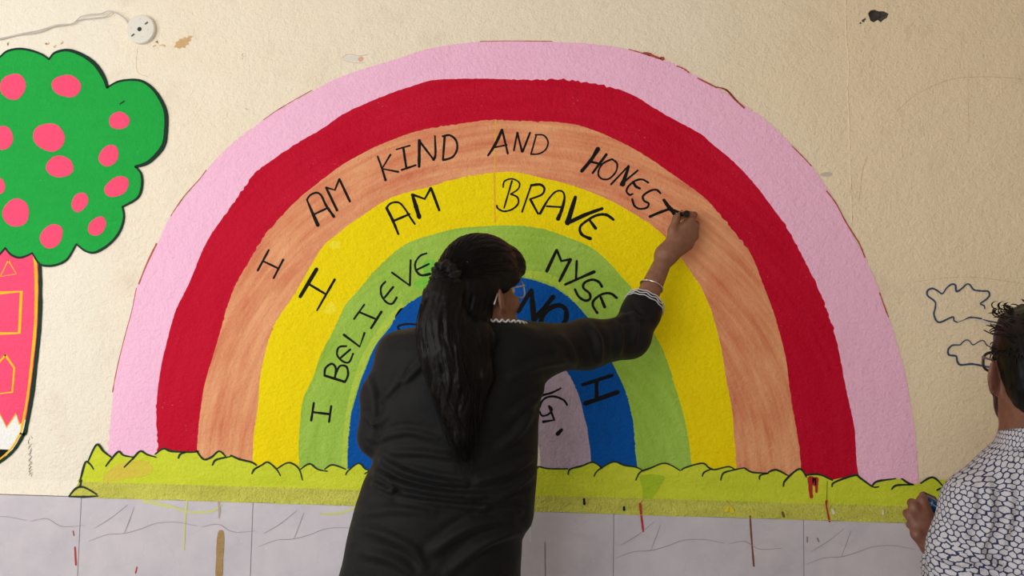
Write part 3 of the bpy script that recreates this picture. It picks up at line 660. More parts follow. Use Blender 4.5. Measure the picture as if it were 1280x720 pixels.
crown = [p for L in lobes for p in smooth_curve(L, 5)[:-1]]
b = Flat(.0021); b.poly(crown); tag(b.build('tree_crown', M_TREE, tree), 'scalloped green crown')
for i, L in enumerate(lobes):
    w = [2, 3.2, 4.6, 5.2, 3.5] if i in (1, 2) else [1.6, 2.6, 2.8, 2.0]
    b = Flat(.0026); b.stroke(L, w, n=7, jit=.06); b.build('crown_outline', M_DKGREEN, tree)
for cr, x, y, rx, ry, an in ((c0, 70, 435, 66, 64, .3), (c0, 337, 432, 71, 58, .1), (c0, 600, 605, 54, 42, -.1), (c0, 15, 692, 58, 58, 0), (c0, 250, 688, 80, 70, 0), (c1, 303, 115, 68, 55, -.15), (c1, 548, 60, 60, 44, -.95), (c1, 588, 215, 66, 46, -.45),
                             (c1, 403, 292, 52, 38, -1.2), (c1, 85, 345, 64, 74, .1), (c1, 262, 462, 68, 50, -1.0), (c1, 490, 412, 55, 38, -.8), (c1, -2, 212, 32, 42, 0), (c1, -220, 100, 66, 60, 0), (c1, -300, 330, 60, 66, .3), (c1, -160, -150, 70, 60, 0), (c1, -420, -120, 66, 62, .2), (c1, -540, 120, 64, 58, 0)):
    q = cr([(x, y)])[0]; b = Flat(.0028); b.blob(q[0], q[1], rx/4, ry/4, an, 20, .045); b.build('coral_dot', M_SPOT, tree)
b = Flat(.0028); b.stroke(c0([(603, 522), (625, 508)]), 1.6); b.build('outline_fleck', M_DKGREEN, tree)
Rr = [(47, 305), (50, 330), (51, 360), (50, 405), (46, 447), (40, 497), (32, 540), (30, 543), (20, 560), (8, 572), (-6, 582)]
Lr = [(-12-(x+6)*.98, y) for x, y in Rr]
edge = smooth_curve(Rr, 4); edgeL = smooth_curve(Lr, 4)
yz = lambda pts, y: [p for p in pts if p[1] <= y]
zig = [(26, 530), (21, 517), (9, 534), (0, 516), (-12, 532), (-22, 516), (-34, 534), (-40, 520)]
b = Flat(.0009); b.poly(yz(edge, 530)+zig+yz(edgeL, 520)[::-1]); b.build('pencil_body', M_SPOT, tree)
b = Flat(.0008); b.poly([p for p in edge if p[1] >= 500]+[p for p in edgeL if p[1] >= 500][::-1]); b.build('pencil_wood', M_WHITEP, tree)
b = Flat(.0012); b.poly([(14, 562), (2, 576), (-6, 581), (-14, 576), (-24, 562), (-10, 561)]); b.build('pencil_tip', M_INK, tree)
for E, sgn in ((Rr, 1), (Lr, -1)):
    b = Flat(.0013); b.stroke([(x-5*sgn, y) for x, y in E[:7]]+[(x-4*sgn, y-1) for x, y in E[7:]], [4, 4, 3, 2.4, 1.6], n=5); b.build('pencil_edge_stripe', M_GOLD, tree)
    b = Flat(.0015); b.stroke(E, [3.4, 4.6, 5, 4, 3], n=5); b.build('pencil_outline', M_DKGREEN, tree)
for L, w, nm in ((c1([(45, 582), (85, 650), (5, 663), (45, 582)]), 1.6, 'triangle_motif'), (c2([(-110, 20), (0, 25), (110, 18), (100, 225), (0, 228), (-110, 226), (-110, 20)]), 3.6, 'square_motif'),
                 (c2([(30, 335), (75, 400), (65, 520), (-10, 530), (-20, 395), (30, 335)]), 2.8, 'pentagon_motif'), ([(30, 528), (25, 530), (21, 517), (9, 534), (0, 516), (-12, 532), (-22, 516), (-34, 534), (-42, 522)], 2.0, 'zigzag_edge')):
    b = Flat(.0014); b.stroke(L, w, curve=False); b.build(nm, M_GOLD, tree)

# ------------------------------------------------------------------ cloud doodles
cc = crop(1140, 330, 4.8)
cl = tag(empty('cloud_drawing', W(1200, 380)), 'upper blue marker outline of a wide cloud, unfinished at one side', 'drawing'); cl.location.y = 0
b = Flat(.0007)
b.stroke(cc([(435, 268), (430, 250), (408, 238), (440, 215), (462, 190), (455, 165), (420, 162), (370, 155), (345, 125), (325, 122), (300, 145), (265, 165), (258, 128), (235, 122), (205, 145), (180, 178), (150, 160), (120, 147), (92, 160), (92, 190), (135, 225), (138, 260), (130, 305), (160, 350), (240, 318), (250, 340), (270, 350)]), [1.4, 2, 2.2, 1.8, 2.4, 1.6, 2.4, 1.8, 2.2, 1.4], n=6)
b.stroke(cc([(270, 350), (310, 335), (350, 320), (415, 328)]), [.6, .8, 2, 1.8]); b.stroke(cc([(425, 333), (460, 343), (510, 352)]), [1, 1.6, 2.0]); b.build('marker_line', M_NAVY, cl)
b = Flat(.0006); b.stroke(cc([(370, 328), (430, 345), (505, 372)]), [1, 2.4, 1.6]); b.build('pale_line', simple('pale_chalk', srgb(222, 214, 200), .9), cl)
cl = tag(empty('cloud_drawing', W(1215, 440)), 'lower small blue-grey marker outline of a cloud, beside the glasses of the man', 'drawing'); cl.location.y = 0
b = Flat(.0007)
b.stroke(cc([(475, 500), (445, 485), (430, 462), (405, 462), (365, 485), (345, 465), (325, 455), (300, 470), (285, 485), (240, 488), (215, 515), (220, 545), (262, 553), (270, 585), (290, 605), (360, 600), (440, 615), (500, 625)]), [1.2, 1.3, 1.3, 1.4, 2.2, 2.4, 2.4, 2.2], n=6); b.build('marker_line', M_NAVY, cl)

# ------------------------------------------------------------------ tubes, lathe
def tube(path, rad, n=8, caps=True, closed=False):
    P = np.array(path, float); k = len(P); r = np.interp(np.linspace(0, 1, k), np.linspace(0, 1, len(np.atleast_1d(rad))), np.atleast_1d(rad)) if np.ndim(rad) else np.full(k, float(rad))
    T = (np.roll(P, -1, 0)-np.roll(P, 1, 0)) if closed else np.gradient(P, axis=0)
    T /= np.linalg.norm(T, axis=1)[:, None]+1e-12
    up = np.array([0, 0, 1.]) if abs(T[0][2]) < .9 else np.array([1., 0, 0])
    V = []; Fc = []; N = np.cross(T[0], up); N /= np.linalg.norm(N)
    for i in range(k):
        N = N-T[i]*N.dot(T[i]); N /= np.linalg.norm(N)+1e-12; B = np.cross(T[i], N)
        for j in range(n):
            a = 2*math.pi*j/n; V.append(P[i]+(N*math.cos(a)+B*math.sin(a))*r[i])
    for i in range(k if closed else k-1):
        for j in range(n):
            i2 = (i+1) % k
            Fc.append([i*n+j, i*n+(j+1) % n, i2*n+(j+1) % n, i2*n+j])
    if caps and not closed: Fc += [list(range(n))[::-1], [(k-1)*n+j for j in range(n)]]
    return V, Fc
def merge(parts):
    V = []; Fc = []
    for v, f in parts:
        b = len(V); V += list(v); Fc += [[b+i for i in q] for q in f]
    return V, Fc
def sm3(pts, n=6): return np.array(smooth_curve([np.array(p, float) for p in pts], n))

# round white socket plate with its loose twin wire
sc = W(178, 38); sock = tag(empty('wall_socket', (sc[0], 0, sc[2])), 'round white electric socket plate with a dark hole on the cream wall', 'socket')
M_PLATE = simple('off_white_plastic', srgb(226, 221, 210), .4)
def disc(cx, cz, prof, n=40):
    V = []; Fc = []
    for y, r in prof:
        for i in range(n): a = 2*math.pi*i/n; V.append((cx+r*math.cos(a), y, cz+r*math.sin(a)))
    for k in range(len(prof)-1):
        for i in range(n): Fc.append([k*n+i, k*n+(i+1) % n, (k+1)*n+(i+1) % n, (k+1)*n+i])
    Fc.append([(len(prof)-1)*n+i for i in range(n)])
    return V, Fc
RS = .0525
V, Fc = disc(sc[0], sc[2], [(0, RS), (-.010, RS), (-.0135, RS*.96), (-.0145, RS*.9), (-.0150, RS*.3)]); mesh_obj('plate', V, Fc, M_PLATE, sock)
hc = W(177.4, 38.6); M_HOLE = simple('socket_black', srgb(18, 17, 17), .5)
V, Fc = disc(hc[0], hc[2], [(-.0148, .0078), (-.0156, .0078), (-.0156, .0066), (-.0151, .006)], 24); mesh_obj('centre_hole', V, Fc, M_HOLE, sock)
for px, py in ((186, 31.2), (169.2, 46)):
    q = W(px, py); o = box_obj('slot', (-.0065, -.0006, -.0028), (.0065, .0006, .0028), simple('brass_grey_slot', srgb(96, 88, 78), .4, .3), sock, .0004)
    o.location = (q[0]-sc[0], -.0154, q[2]-sc[2]); o.rotation_euler.y = -.62
for px, py in ((167, 37), (178, 26), (188, 39), (181, 48)):
    q = W(px, py); V, Fc = disc(q[0], q[2], [(-.0149, .0016), (-.0156, .0013)], 10); mesh_obj('screw', V, Fc, simple('screw_grey', srgb(190, 184, 172), .4), sock)
wire = tag(empty('electric_wire', W(80, 32)), 'thin white twin wire trailing along the wall to the round socket', 'wire'); wire.location.y = 0
M_WIRE = simple('white_wire', srgb(204, 196, 190), .5)
for pts in ([(-30, 55, .006), (0, 49.5, .005), (22, 44, .006), (48, 40.5, .007), (66, 33.5, .008), (88, 30, .008), (99, 25, .008), (118, 22.5, .009), (132, 20.5, .010), (141, 15, .011), (150, 19, .011), (156, 24, .010), (160, 29.5, .008)],
            [(-30, 53, .006), (0, 48, .005), (25, 42.5, .007), (50, 37.5, .008), (72, 31, .009), (90, 29.5, .010), (101, 21, .011), (112, 18, .012), (126, 17, .013), (136, 13.5, .013), (147, 17, .012), (155, 22.5, .011), (160.5, 28.5, .008)]):
    V, Fc = tube(sm3([W(*p) for p in pts], 6), .0017, 7); mesh_obj('strand', V, Fc, M_WIRE, wire, True)
# ------------------------------------------------------------------ sculpting by distance fields (surface nets)
def smin(a, b, k):
    if k <= 0: return np.minimum(a, b)
    h = np.maximum(k-np.abs(a-b), 0)/k
    return np.minimum(a, b)-h*h*k*.25
def smax(a, b, k): return -smin(-a, -b, k)
class Sdf:
    def __init__(s): s.ops = []
    def _add(s, fn, lo, hi, k): s.ops.append(('u', fn, np.array(lo, float), np.array(hi, float), k)); return s
    def cone(s, a, b, r1, r2, k=.02):
        a = np.array(a, float); b = np.array(b, float); ab = b-a; L = ab.dot(ab)+1e-12; m = max(r1, r2)
        def fn(P):
            t = np.clip(((P-a)@ab)/L, 0, 1); return np.linalg.norm(P-a-t[..., None]*ab, axis=-1)-(r1+(r2-r1)*t)
        return s._add(fn, np.minimum(a, b)-m, np.maximum(a, b)+m, k)
    def chain(s, pts, radii, k=.02):
        for i in range(len(pts)-1): s.cone(pts[i], pts[i+1], radii[i], radii[i+1], k)
        return s
    def ell(s, c, axes, r, k=.02):
        c = np.array(c, float); A = np.array(axes, float); r = np.array(r, float); m = r.max()
        def fn(P):
            q = (P-c)@A.T; k0 = np.linalg.norm(q/r, axis=-1); k1 = np.linalg.norm(q/(r*r), axis=-1)+1e-9
            return k0*(k0-1)/k1
        return s._add(fn, c-m, c+m, k)
    def loft(s, rows, k=.02, shear=0.0, p=2.3):
        """rows: (z, cx, cy, half width, half depth) - elliptical sections stacked along z"""
        R = np.array(sorted(rows), float)
        def fn(P):
            z = P[..., 2]; g = lambda i: np.interp(z, R[:, 0], R[:, i])
            x = P[..., 0]-g(1); y = P[..., 1]-g(2)-shear*x; a = g(3); b = g(4)
            e = (np.abs(x/a)**p+np.abs(y/b)**p)**(1/p)
            d = (e-1)*np.minimum(a, b)
            return np.maximum(d, np.maximum(R[0, 0]-z, z-R[-1, 0]))
        m = R[:, 3].max(); n = R[:, 4].max()+abs(shear)*m
        return s._add(fn, (R[:, 1].min()-m, R[:, 2].min()-n, R[0, 0]), (R[:, 1].max()+m, R[:, 2].max()+n, R[-1, 0]), k)
    def fn(s, f, lo, hi, k=.01): return s._add(f, lo, hi, k)
    def clip(s, f, k=.01): s.ops.append(('c', f, None, None, k)); return s
    def cut(s, f, lo, hi, k=.005): s.ops.append(('s', f, np.array(lo, float), np.array(hi, float), k)); return s
    def eval(s, P):
        d = np.full(P.shape[:-1], 1.0)
        for op, f, lo, hi, k in s.ops:
            if op == 'u': d = smin(d, f(P), k)
            elif op == 'c': d = smax(d, f(P), k)
            else: d = smax(d, -f(P), k)
        return d
    def mesh(s, h, pad=.03):
        lo = np.min([o[2] for o in s.ops if o[0] == 'u'], axis=0)-pad; hi = np.max([o[3] for o in s.ops if o[0] == 'u'], axis=0)+pad
        n = np.ceil((hi-lo)/h).astype(int)+1
        F = np.full(n, .2, dtype=np.float32)
        ax = [lo[i]+h*np.arange(n[i]) for i in range(3)]
        for op, f, a, b, k in s.ops:
            if op == 'c': sl = (slice(None),)*3
            else:
                m = k+3*h; i0 = np.maximum(((a-m-lo)/h).astype(int), 0); i1 = np.minimum(((b+m-lo)/h).astype(int)+2, n)
                if np.any(i1 <= i0): continue
                sl = tuple(slice(i0[i], i1[i]) for i in range(3))
            G = np.stack(np.meshgrid(ax[0][sl[0]], ax[1][sl[1]], ax[2][sl[2]], indexing='ij'), -1)
            d = f(G).astype(np.float32)
            F[sl] = smin(F[sl], d, k) if op == 'u' else smax(F[sl], d if op == 'c' else -d, k)
        return nets(F, lo, h)
def nets(F, lo, h):
    I = F < 0
    c = np.zeros(tuple(np.array(F.shape)-1), np.uint8)
    offs = [(i, j, k) for i in (0, 1) for j in (0, 1) for k in (0, 1)]
    S = lambda A, o: A[o[0]:A.shape[0]-1+o[0], o[1]:A.shape[1]-1+o[1], o[2]:A.shape[2]-1+o[2]]
    for o in offs: c += S(I, o)
    mix = (c > 0) & (c < 8); idx = np.argwhere(mix)
    vid = np.full(mix.shape, -1, np.int32); vid[mix] = np.arange(len(idx))
    vals = np.stack([F[idx[:, 0]+o[0], idx[:, 1]+o[1], idx[:, 2]+o[2]] for o in offs], 1).astype(float)
    acc = np.zeros((len(idx), 3)); cnt = np.zeros(len(idx))
    for a in range(8):
        for b in range(a+1, 8):
            da = np.array(offs[b])-np.array(offs[a])
            if np.abs(da).sum() != 1: continue
            m = (vals[:, a] < 0) != (vals[:, b] < 0); t = np.zeros(len(idx)); t[m] = vals[m, a]/(vals[m, a]-vals[m, b])
            acc += m[:, None]*(np.array(offs[a])+t[:, None]*da); cnt += m
    V = lo+h*(idx+acc/np.maximum(cnt, 1)[:, None])
    Q = []
    for ax in range(3):
        o1, o2 = [i for i in range(3) if i != ax]
        sl0 = [slice(None)]*3; sl1 = [slice(None)]*3; sl0[ax] = slice(0, -1); sl1[ax] = slice(1, None)
        A = I[tuple(sl0)]; B = I[tuple(sl1)]; e = np.argwhere(A != B)
        ok = (e[:, o1] > 0) & (e[:, o2] > 0) & (e[:, o1] < F.shape[o1]-1) & (e[:, o2] < F.shape[o2]-1); e = e[ok]
        ins = A[tuple(e.T)]
        def cid(d1, d2):
            q = e.copy(); q[:, o1] -= d1; q[:, o2] -= d2; return vid[tuple(q.T)]
        q = np.stack([cid(1, 1), cid(0, 1), cid(0, 0), cid(1, 0)], 1)
        flip = ins if ax != 1 else ~ins
        q[~flip] = q[~flip][:, ::-1]
        Q.append(q)
    return V, np.vstack(Q)
def vnormals(V, Q):
    n = np.cross(V[Q[:, 2]]-V[Q[:, 0]], V[Q[:, 3]]-V[Q[:, 1]]); N = np.zeros_like(V)
    for i in range(4): np.add.at(N, Q[:, i], n)
    return N/(np.linalg.norm(N, axis=1)[:, None]+1e-12)
def relax(V, Q, it=2, f=.5):
    e = np.vstack([Q[:, [0, 1]], Q[:, [1, 2]], Q[:, [2, 3]], Q[:, [3, 0]]])
    for _ in range(it):
        A = np.zeros_like(V); c = np.zeros(len(V))
        np.add.at(A, e[:, 0], V[e[:, 1]]); np.add.at(A, e[:, 1], V[e[:, 0]]); np.add.at(c, e[:, 0], 1); np.add.at(c, e[:, 1], 1)
        V = V+f*(A/np.maximum(c, 1)[:, None]-V)
    return V
def fold(V, Q, folds, wrinkle=0.0, seed=1):
    """press cloth folds into a garment: folds = (pixel polyline, height m, half width px)"""
    N = vnormals(V, Q); px, py = proj(V); face = np.clip((-(N@CF))*2.2, 0, 1); D = np.zeros(len(V))
    for pts, amp, sg in folds:
        c = np.array(smooth_curve(pts, 5), float); best = np.full(len(V), 1e9); along = np.zeros(len(V))
        for i in range(len(c)-1):
            ab = c[i+1]-c[i]; L = ab@ab+1e-9
            t = np.clip(((px-c[i][0])*ab[0]+(py-c[i][1])*ab[1])/L, 0, 1)
            d = np.hypot(px-c[i][0]-t*ab[0], py-c[i][1]-t*ab[1]); m = d < best
            best[m] = d[m]; along[m] = (i+t[m])/(len(c)-1)
        sg = sg*.8; amp = amp*1.35; x = best/sg; prof = np.exp(-x*x)-.45*np.exp(-((x-2.0)**2)/.9)
        D += amp*prof*face*(np.sin(np.pi*np.clip(along, .04, .96))**.5)
    if wrinkle:
        r = np.random.default_rng(seed)
        for i in range(10):
            d = r.normal(0, 1, 3); d[2] *= 1.6; d /= np.linalg.norm(d); fr = r.uniform(18, 60)
            D += wrinkle*.28*np.sin(V@d*fr+2*np.sin(V@np.roll(d, 1)*fr*.35+r.uniform(0, 6))+r.uniform(0, 6))*(26/fr)
    return V+N*D[:, None]
class Head:
    """local head frame: r = the person's right, f = forward, u = up"""
    def __init__(s, o, yaw, pitch, scale=1.0, roll=0.0):
        F = np.array([math.sin(yaw), math.cos(yaw), 0]); R = np.array([math.cos(yaw), -math.sin(yaw), 0]); U = np.array([0, 0, 1.])
        s.F = F*math.cos(pitch)+U*math.sin(pitch); s.U = U*math.cos(pitch)-F*math.sin(pitch); s.R = R
        s.R, s.U = s.R*math.cos(roll)+s.U*math.sin(roll), s.U*math.cos(roll)-s.R*math.sin(roll)
        s.o = np.array(o, float); s.s = scale; s.A = np.array([s.R, s.F, s.U])
    def __call__(s, r, f, u): return s.o+s.s*(s.R*r+s.F*f+s.U*u)
    def loc(s, P): return (P-s.o)@s.A.T/s.s
    def sculpt(s, S, male=False):
        k = s.s; ke = k*(1.12 if male else 1.0)
        S.ell(s(0, -.012, .045), s.A, np.array([.074, .094, .084])*k, .03)
        S.ell(s(0, .032, -.02), s.A, np.array([.061, .066, .085])*k, .03)
        S.ell(s(0, .05, -.07), s.A, np.array([.046, .045, .042])*k, .03)
        S.cone(s(-.043, .012, -.05), s(-.018, .07, -.095), .016*k, .014*k, .03); S.cone(s(.043, .012, -.05), s(.018, .07, -.095), .016*k, .014*k, .03)
        S.ell(s(0, .083, -.088), s.A, np.array([.02, .018, .018])*k, .02)
        S.cone(s(0, .094, .022), s(0, .113, -.022), .008*k, .0125*k, .014)
        for q in (-1, 1):
            S.ell(s(q*.012, .103, -.026), s.A, np.array([.009, .011, .008])*k, .008)
            S.cone(s(q*.014, .096, .032), s(q*.05, .078, .03), .009*k, .008*k, .015)
            S.ell(s(q*.043, .072, -.022), s.A, np.array([.02, .02, .018])*k, .02)
            S.cut(lambda P, q=q: np.linalg.norm((s.loc(P)-np.array([q*.032, .105, .010]))/np.array([.017, .014, .011]), axis=-1)*.011*k-.011*k, s(q*.032, .1, .01)-.03, s(q*.032, .1, .01)+.03, .008)
            # ear: outer shell with a hollow, and lobe
            fl = .8 if male else .55; nrm = s.R*q*math.cos(fl)+s.F*math.sin(fl); fw = s.F*math.cos(fl)-s.R*q*math.sin(fl)
            S.ell(s(q*.081, -.010, .003), np.array([nrm, fw, s.U]), np.array([.0060, .020, .033])*ke, .005)
            S.ell(s(q*.074, .004, -.026), s.A, np.array([.007, .009, .010])*k, .006)
            S.cut(lambda P, q=q: np.linalg.norm((s.loc(P)-np.array([q*.091, .000, .002]))/np.array([.009, .011, .018]), axis=-1)*.008*k-.008*k, s(q*.091, 0, 0)-.03, s(q*.091, 0, 0)+.03, .004)
        S.ell(s(0, .096, -.052), s.A, np.array([.021, .010, .0055])*k, .006); S.ell(s(0, .094, -.062), s.A, np.array([.018, .010, .0065])*k, .006)
def strands(paths, r0, n=4):
    parts = [tube(p, [r0*.55, r0, r0*.9, r0*.12], n) for p in paths]; return merge(parts)
def glasses(H, name, mat, root, lensmat, rw=.027, rh=.021, wire=.0016, hook=True, cz=.008):
    g = empty(name, H(0, .108, .012)-np.array(root.location)); g.parent = root
    for q in (-1, 1):
        loop = []
        for i in range(32):
            a = 2*math.pi*i/32; c, s_ = math.cos(a), math.sin(a)
            x = rw*np.sign(c)*abs(c)**.62; z = rh*np.sign(s_)*abs(s_)**.72
            loop.append(H(q*.034+x, .112-.9*max(0, abs(q*.034+x)-.03)*.25, cz+z))
        V, Fc = tube(loop, wire*1.25, 7, closed=True); mesh_obj('rim', V, Fc, mat, g, True)
        c = np.mean(loop, axis=0); V = [c]+[c+(p-c)*.98 for p in loop]; mesh_obj('lens', V, [[0, 1+i, 1+(i+1) % 32] for i in range(32)], lensmat, g, True)
        V, Fc = tube(sm3([H(q*.062, .108, cz+.010), H(q*.070, .09, cz+.012), H(q*.078, .03, cz+.016), H(q*.080, .0, cz+.018), *([H(q*.080, -.018, cz+.012), H(q*.078, -.034, cz-.012)] if hook else [])], 5), [wire*1.3, wire*1.2, wire, wire*1.1, wire*1.5], 6); mesh_obj('temple', V, Fc, mat, g, True)
    V, Fc = tube(sm3([H(-.0085, .112, cz+.004), H(0, .116, cz+.008), H(.0085, .112, cz+.004)], 4), wire*1.1, 6); mesh_obj('bridge', V, Fc, mat, g, True)
    return g
def lens_material():
    t = NT('spectacle_lens'); t.n.remove(t.b); o = t.n['Material Output']
    a = t.new('ShaderNodeBsdfTransparent'); g = t.new('ShaderNodeBsdfGlossy'); g.inputs['Roughness'].default_value = .05
    m = t.new('ShaderNodeMixShader'); m.inputs[0].default_value = .08; t.link(a.outputs[0], m.inputs[1]); t.link(g.outputs[0], m.inputs[2]); t.link(m.outputs[0], o.inputs[0])
    return t.m
M_LENS = lens_material(); M_HAIR = hair_material()
M_BLACKCLOTH = cloth_material('black_cotton', srgb(9, 9, 10), srgb(16, 16, 18))
M_BLACKTROUSER = cloth_material('black_trouser_cotton', srgb(18, 18, 21), srgb(28, 28, 33))
M_SKIN = skin_material('brown_skin', srgb(142, 99, 79), srgb(128, 86, 68))
M_SKIN2 = skin_material('deep_brown_skin', srgb(126, 82, 66), srgb(110, 70, 56))
M_LACE = simple('white_thread', srgb(206, 206, 208), .8)
M_SILVER = simple('silver_metal', srgb(214, 208, 200), .25, 1.0)
M_EYE = simple('eye_white', srgb(225, 220, 214), .3); M_IRIS = simple('dark_iris', srgb(30, 20, 16), .2)
def eyes(H, root):
    for q in (-1, 1):
        S = Sdf(); S.ell(H(q*.032, .082, .009), H.A, np.array([.0125, .0125, .0125])*H.s, 0); V, Q = S.mesh(.0025, .006)
        e = mesh_obj('eye', V, Q, M_EYE, root, True)
        S = Sdf(); S.ell(H(q*.032, .0915, .009), H.A, np.array([.0055, .0036, .0055])*H.s, 0); V, Q = S.mesh(.0012, .004); mesh_obj('iris', V, Q, M_IRIS, e, True)
def seg(p, q, n): return [np.array(p)+(np.array(q)-np.array(p))*i/(n-1) for i in range(n)]

# ================================================================== woman writing on the mural
DW = .57
wf = W(555, 640, DW); WR = np.array([wf[0], wf[1], 0.])
woman = tag(empty('person', WR), 'woman in black tunic with long black ponytail, arm raised to write on the mural', 'person')
HW = Head(W(601, 376, DW-.01), math.radians(38), math.radians(14), 1.0)
hip = W(552, 700, DW); wst = W(572, 585, DW); chest = W(583, 470, DW); nb = W(604, 418, DW)
wr_, el_ = W(832.5, 319, .140), W(786, 421, .265); sh_ = W(676, 437, .50)
S = Sdf(); HW.sculpt(S)
S.cone(HW(0, -.022, -.03), nb+np.array([0, 0, -.02]), .052, .056, .03)
for dx in (-.05, .05): S.chain([nb-np.array([-dx*.4, 0, .04]), chest+np.array([dx, .01, 0]), wst+np.array([dx, .01, 0]), hip+np.array([dx, .01, 0])], [.06, .082, .078, .095], .04)
shl = W(500, 442, DW+.01)
S.cone(nb-np.array([0, 0, .03]), shl, .05, .045, .04); S.cone(nb-np.array([0, 0, .03]), sh_, .05, .045, .04)
ell_ = W(478, 548, DW+.02); wl_ = ell_+np.array([.10, .20, .03])
S.chain([shl, ell_, wl_], [.043, .034, .024], .02)
# left hand, loosely closed in front of the waist
def fist(S, w, A, N, T, s=1.0):
    """w wrist, A towards knuckles, N back of hand, T thumb side"""
    kn = [w+A*.078*s+T*x*s+N*.004 for x in (.028, .009, -.010, -.027)]
    for p in kn: S.cone(w+A*.01, p, .017*s, .0105*s, .014)
    for p, L in zip(kn, (.040, .044, .041, .032)):
        a = p+A*L*.55*s-N*L*.75*s; b = a-N*.018*s-A*.018*s; c = b-A*.022*s+N*.006*s
        S.chain([p, a, b, c], [.0100*s, .0090*s, .0082*s, .0072*s], .004)
    t0 = w+A*.02*s+T*.022*s; t1 = w+A*.05*s+T*.040*s-N*.012*s; t2 = t1+A*.022*s-N*.018*s-T*.004*s; t3 = t2+A*.012*s-N*.012*s-T*.014*s
    S.chain([t0, t1, t2, t3], [.014*s, .0115*s, .0100*s, .0080*s], .006)
u = lambda v: np.array(v, float)/np.linalg.norm(v)
A = u(wl_-ell_); Nn = u(np.cross(A, [0, 0, 1])*-1); fist(S, wl_, A, u([-.7, .2, .3]-A*np.dot(A, [-.7, .2, .3])), u([0, 0, 1]-A*A[2]), .95)
# right arm and hand closed round the marker
S.chain([sh_, el_], [.045, .037], .02); fm = el_+(wr_-el_)*.35
S.chain([el_, fm, wr_], [.037, .037, .0255], .02)
kn = [W(863, 274.5, .098), W(869, 284, .094), W(868.5, 296, .095), W(861, 308, .102)]
for p, r in zip(kn, (.0125, .0125, .0120, .0115)): S.cone(wr_, p, .0235, r, .022)
S.cone(wr_, W(846, 297, .12), .025, .024, .02); S.ell(W(855, 293, .098), np.eye(3), (.026, .024, .032), .025)
S.chain([kn[0], W(868, 268.5, .066), W(862, 267, .036), W(855, 268, .016)], [.0112, .0100, .0090, .0078], .004)
S.chain([kn[1], W(870.5, 280, .060), W(864, 277, .032), W(857, 276, .020)], [.0112, .0102, .0090, .0078], .004)
S.chain([kn[2], W(869.5, 291, .062), W(863, 288, .036), W(857, 287, .036)], [.0108, .0098, .0086, .0074], .004)
S.chain([kn[3], W(862.5, 303, .072), W(857, 299, .050), W(853, 297, .052)], [.0098, .0088, .0078, .0068], .004)
S.chain([W(840, 305, .130), W(840.5, 288, .128), W(845.5, 273, .110), W(852.5, 265.5, .086)], [.0140, .0138, .0112, .0085], .010)
mt = W(846, 271.5, .0034); mb = W(858.5, 267.2, .132)
_mk = Sdf(); _mk.cone(mt, mb, .0120, .0120, 0); S.cut(_mk.eval, np.minimum(mt, mb)-.02, np.maximum(mt, mb)+.02, .002)
# legs and feet
for q in (-1, 1):
    h_ = hip+np.array([q*.085, 0, -.02]); kx = np.array([h_[0]+q*.01, h_[1]+.02, .46]); an = np.array([h_[0]+q*.015, h_[1]-.02, .075])
    S.chain([h_, kx, an], [.088, .058, .038], .03)
    S.chain([an+np.array([0, -.03, -.035]), an+np.array([0, .06, -.045]), an+np.array([0, .15, -.053])], [.036, .033, .021], .02)
S.clip(lambda P: .002-P[..., 2], .002)
V, Q = S.mesh(.0045); V = relax(V, Q, 1, .4)
mesh_obj('body', V, Q, M_SKIN, woman, True)
bodyW = S
eyes(HW, woman)

# --- tunic
rows = []
for py, xl, xr, dep, dy in ((403, 572, 652, .060, 0), (410, 540, 676, .075, 0), (420, 508, 692, .086, 0), (440, 490, 694, .098, 0), (470, 484, 684, .110, 0), (500, 480, 676, .115, 0), (530, 478, 673, .114, 0), (560, 475, 672, .112, 0), (580, 470, 671, .115, 0), (600, 461, 670.5, .120, -.004), (625, 453, 669, .130, -.008),
                            (645, 447.5, 667.5, .135, -.010), (656, 445, 664, .137, -.012), (664, 443.5, 657, .138, -.012), (674, 441.5, 652.5, .138, -.012), (695, 437, 651.5, .138, -.012), (720, 431, 650, .137, -.012), (780, 424, 651, .135, -.01), (860, 418, 655, .135, -.005)):
    a = W(xl, py, DW); b_ = W(xr, py, DW); rows.append(((a[2]+b_[2])/2, (a[0]+b_[0])/2, a[1]+dy, (b_[0]-a[0])/2, dep))
T = Sdf(); T.loft(rows, .02, shear=.16)
T.cone(W(606, 428, DW), sh_+np.array([-.01, 0, .004]), .050, .060, .05); T.cone(W(590, 420, DW), shl, .05, .056, .05)
cuff = W(806, 379, .20); cd = u(wr_-el_)
T.chain([sh_, W(733, 431, .375), el_+np.array([-.004, -.004, -.002])], [.066, .066, .060], .035)
T.chain([el_, W(801, 391, .222), cuff+cd*.05], [.058, .054, .049], .03)
T.chain([shl+np.array([.004, 0, -.004]), W(479, 495, DW+.015), W(473, 546, DW+.015)], [.058, .056, .050], .015)
T.chain([W(473, 546, DW+.015), wl_], [.050, .040], .015)
cc_ = cuff+cd*.012
T.clip(lambda P: np.where(np.linalg.norm(P-cc_, axis=-1) < .11, (P-cc_)@cd, -1.0), .003)
T.clip(lambda P: np.where(np.linalg.norm(P-wl_, axis=-1) < .09, (P-wl_)@A+.02, -1.0), .003)
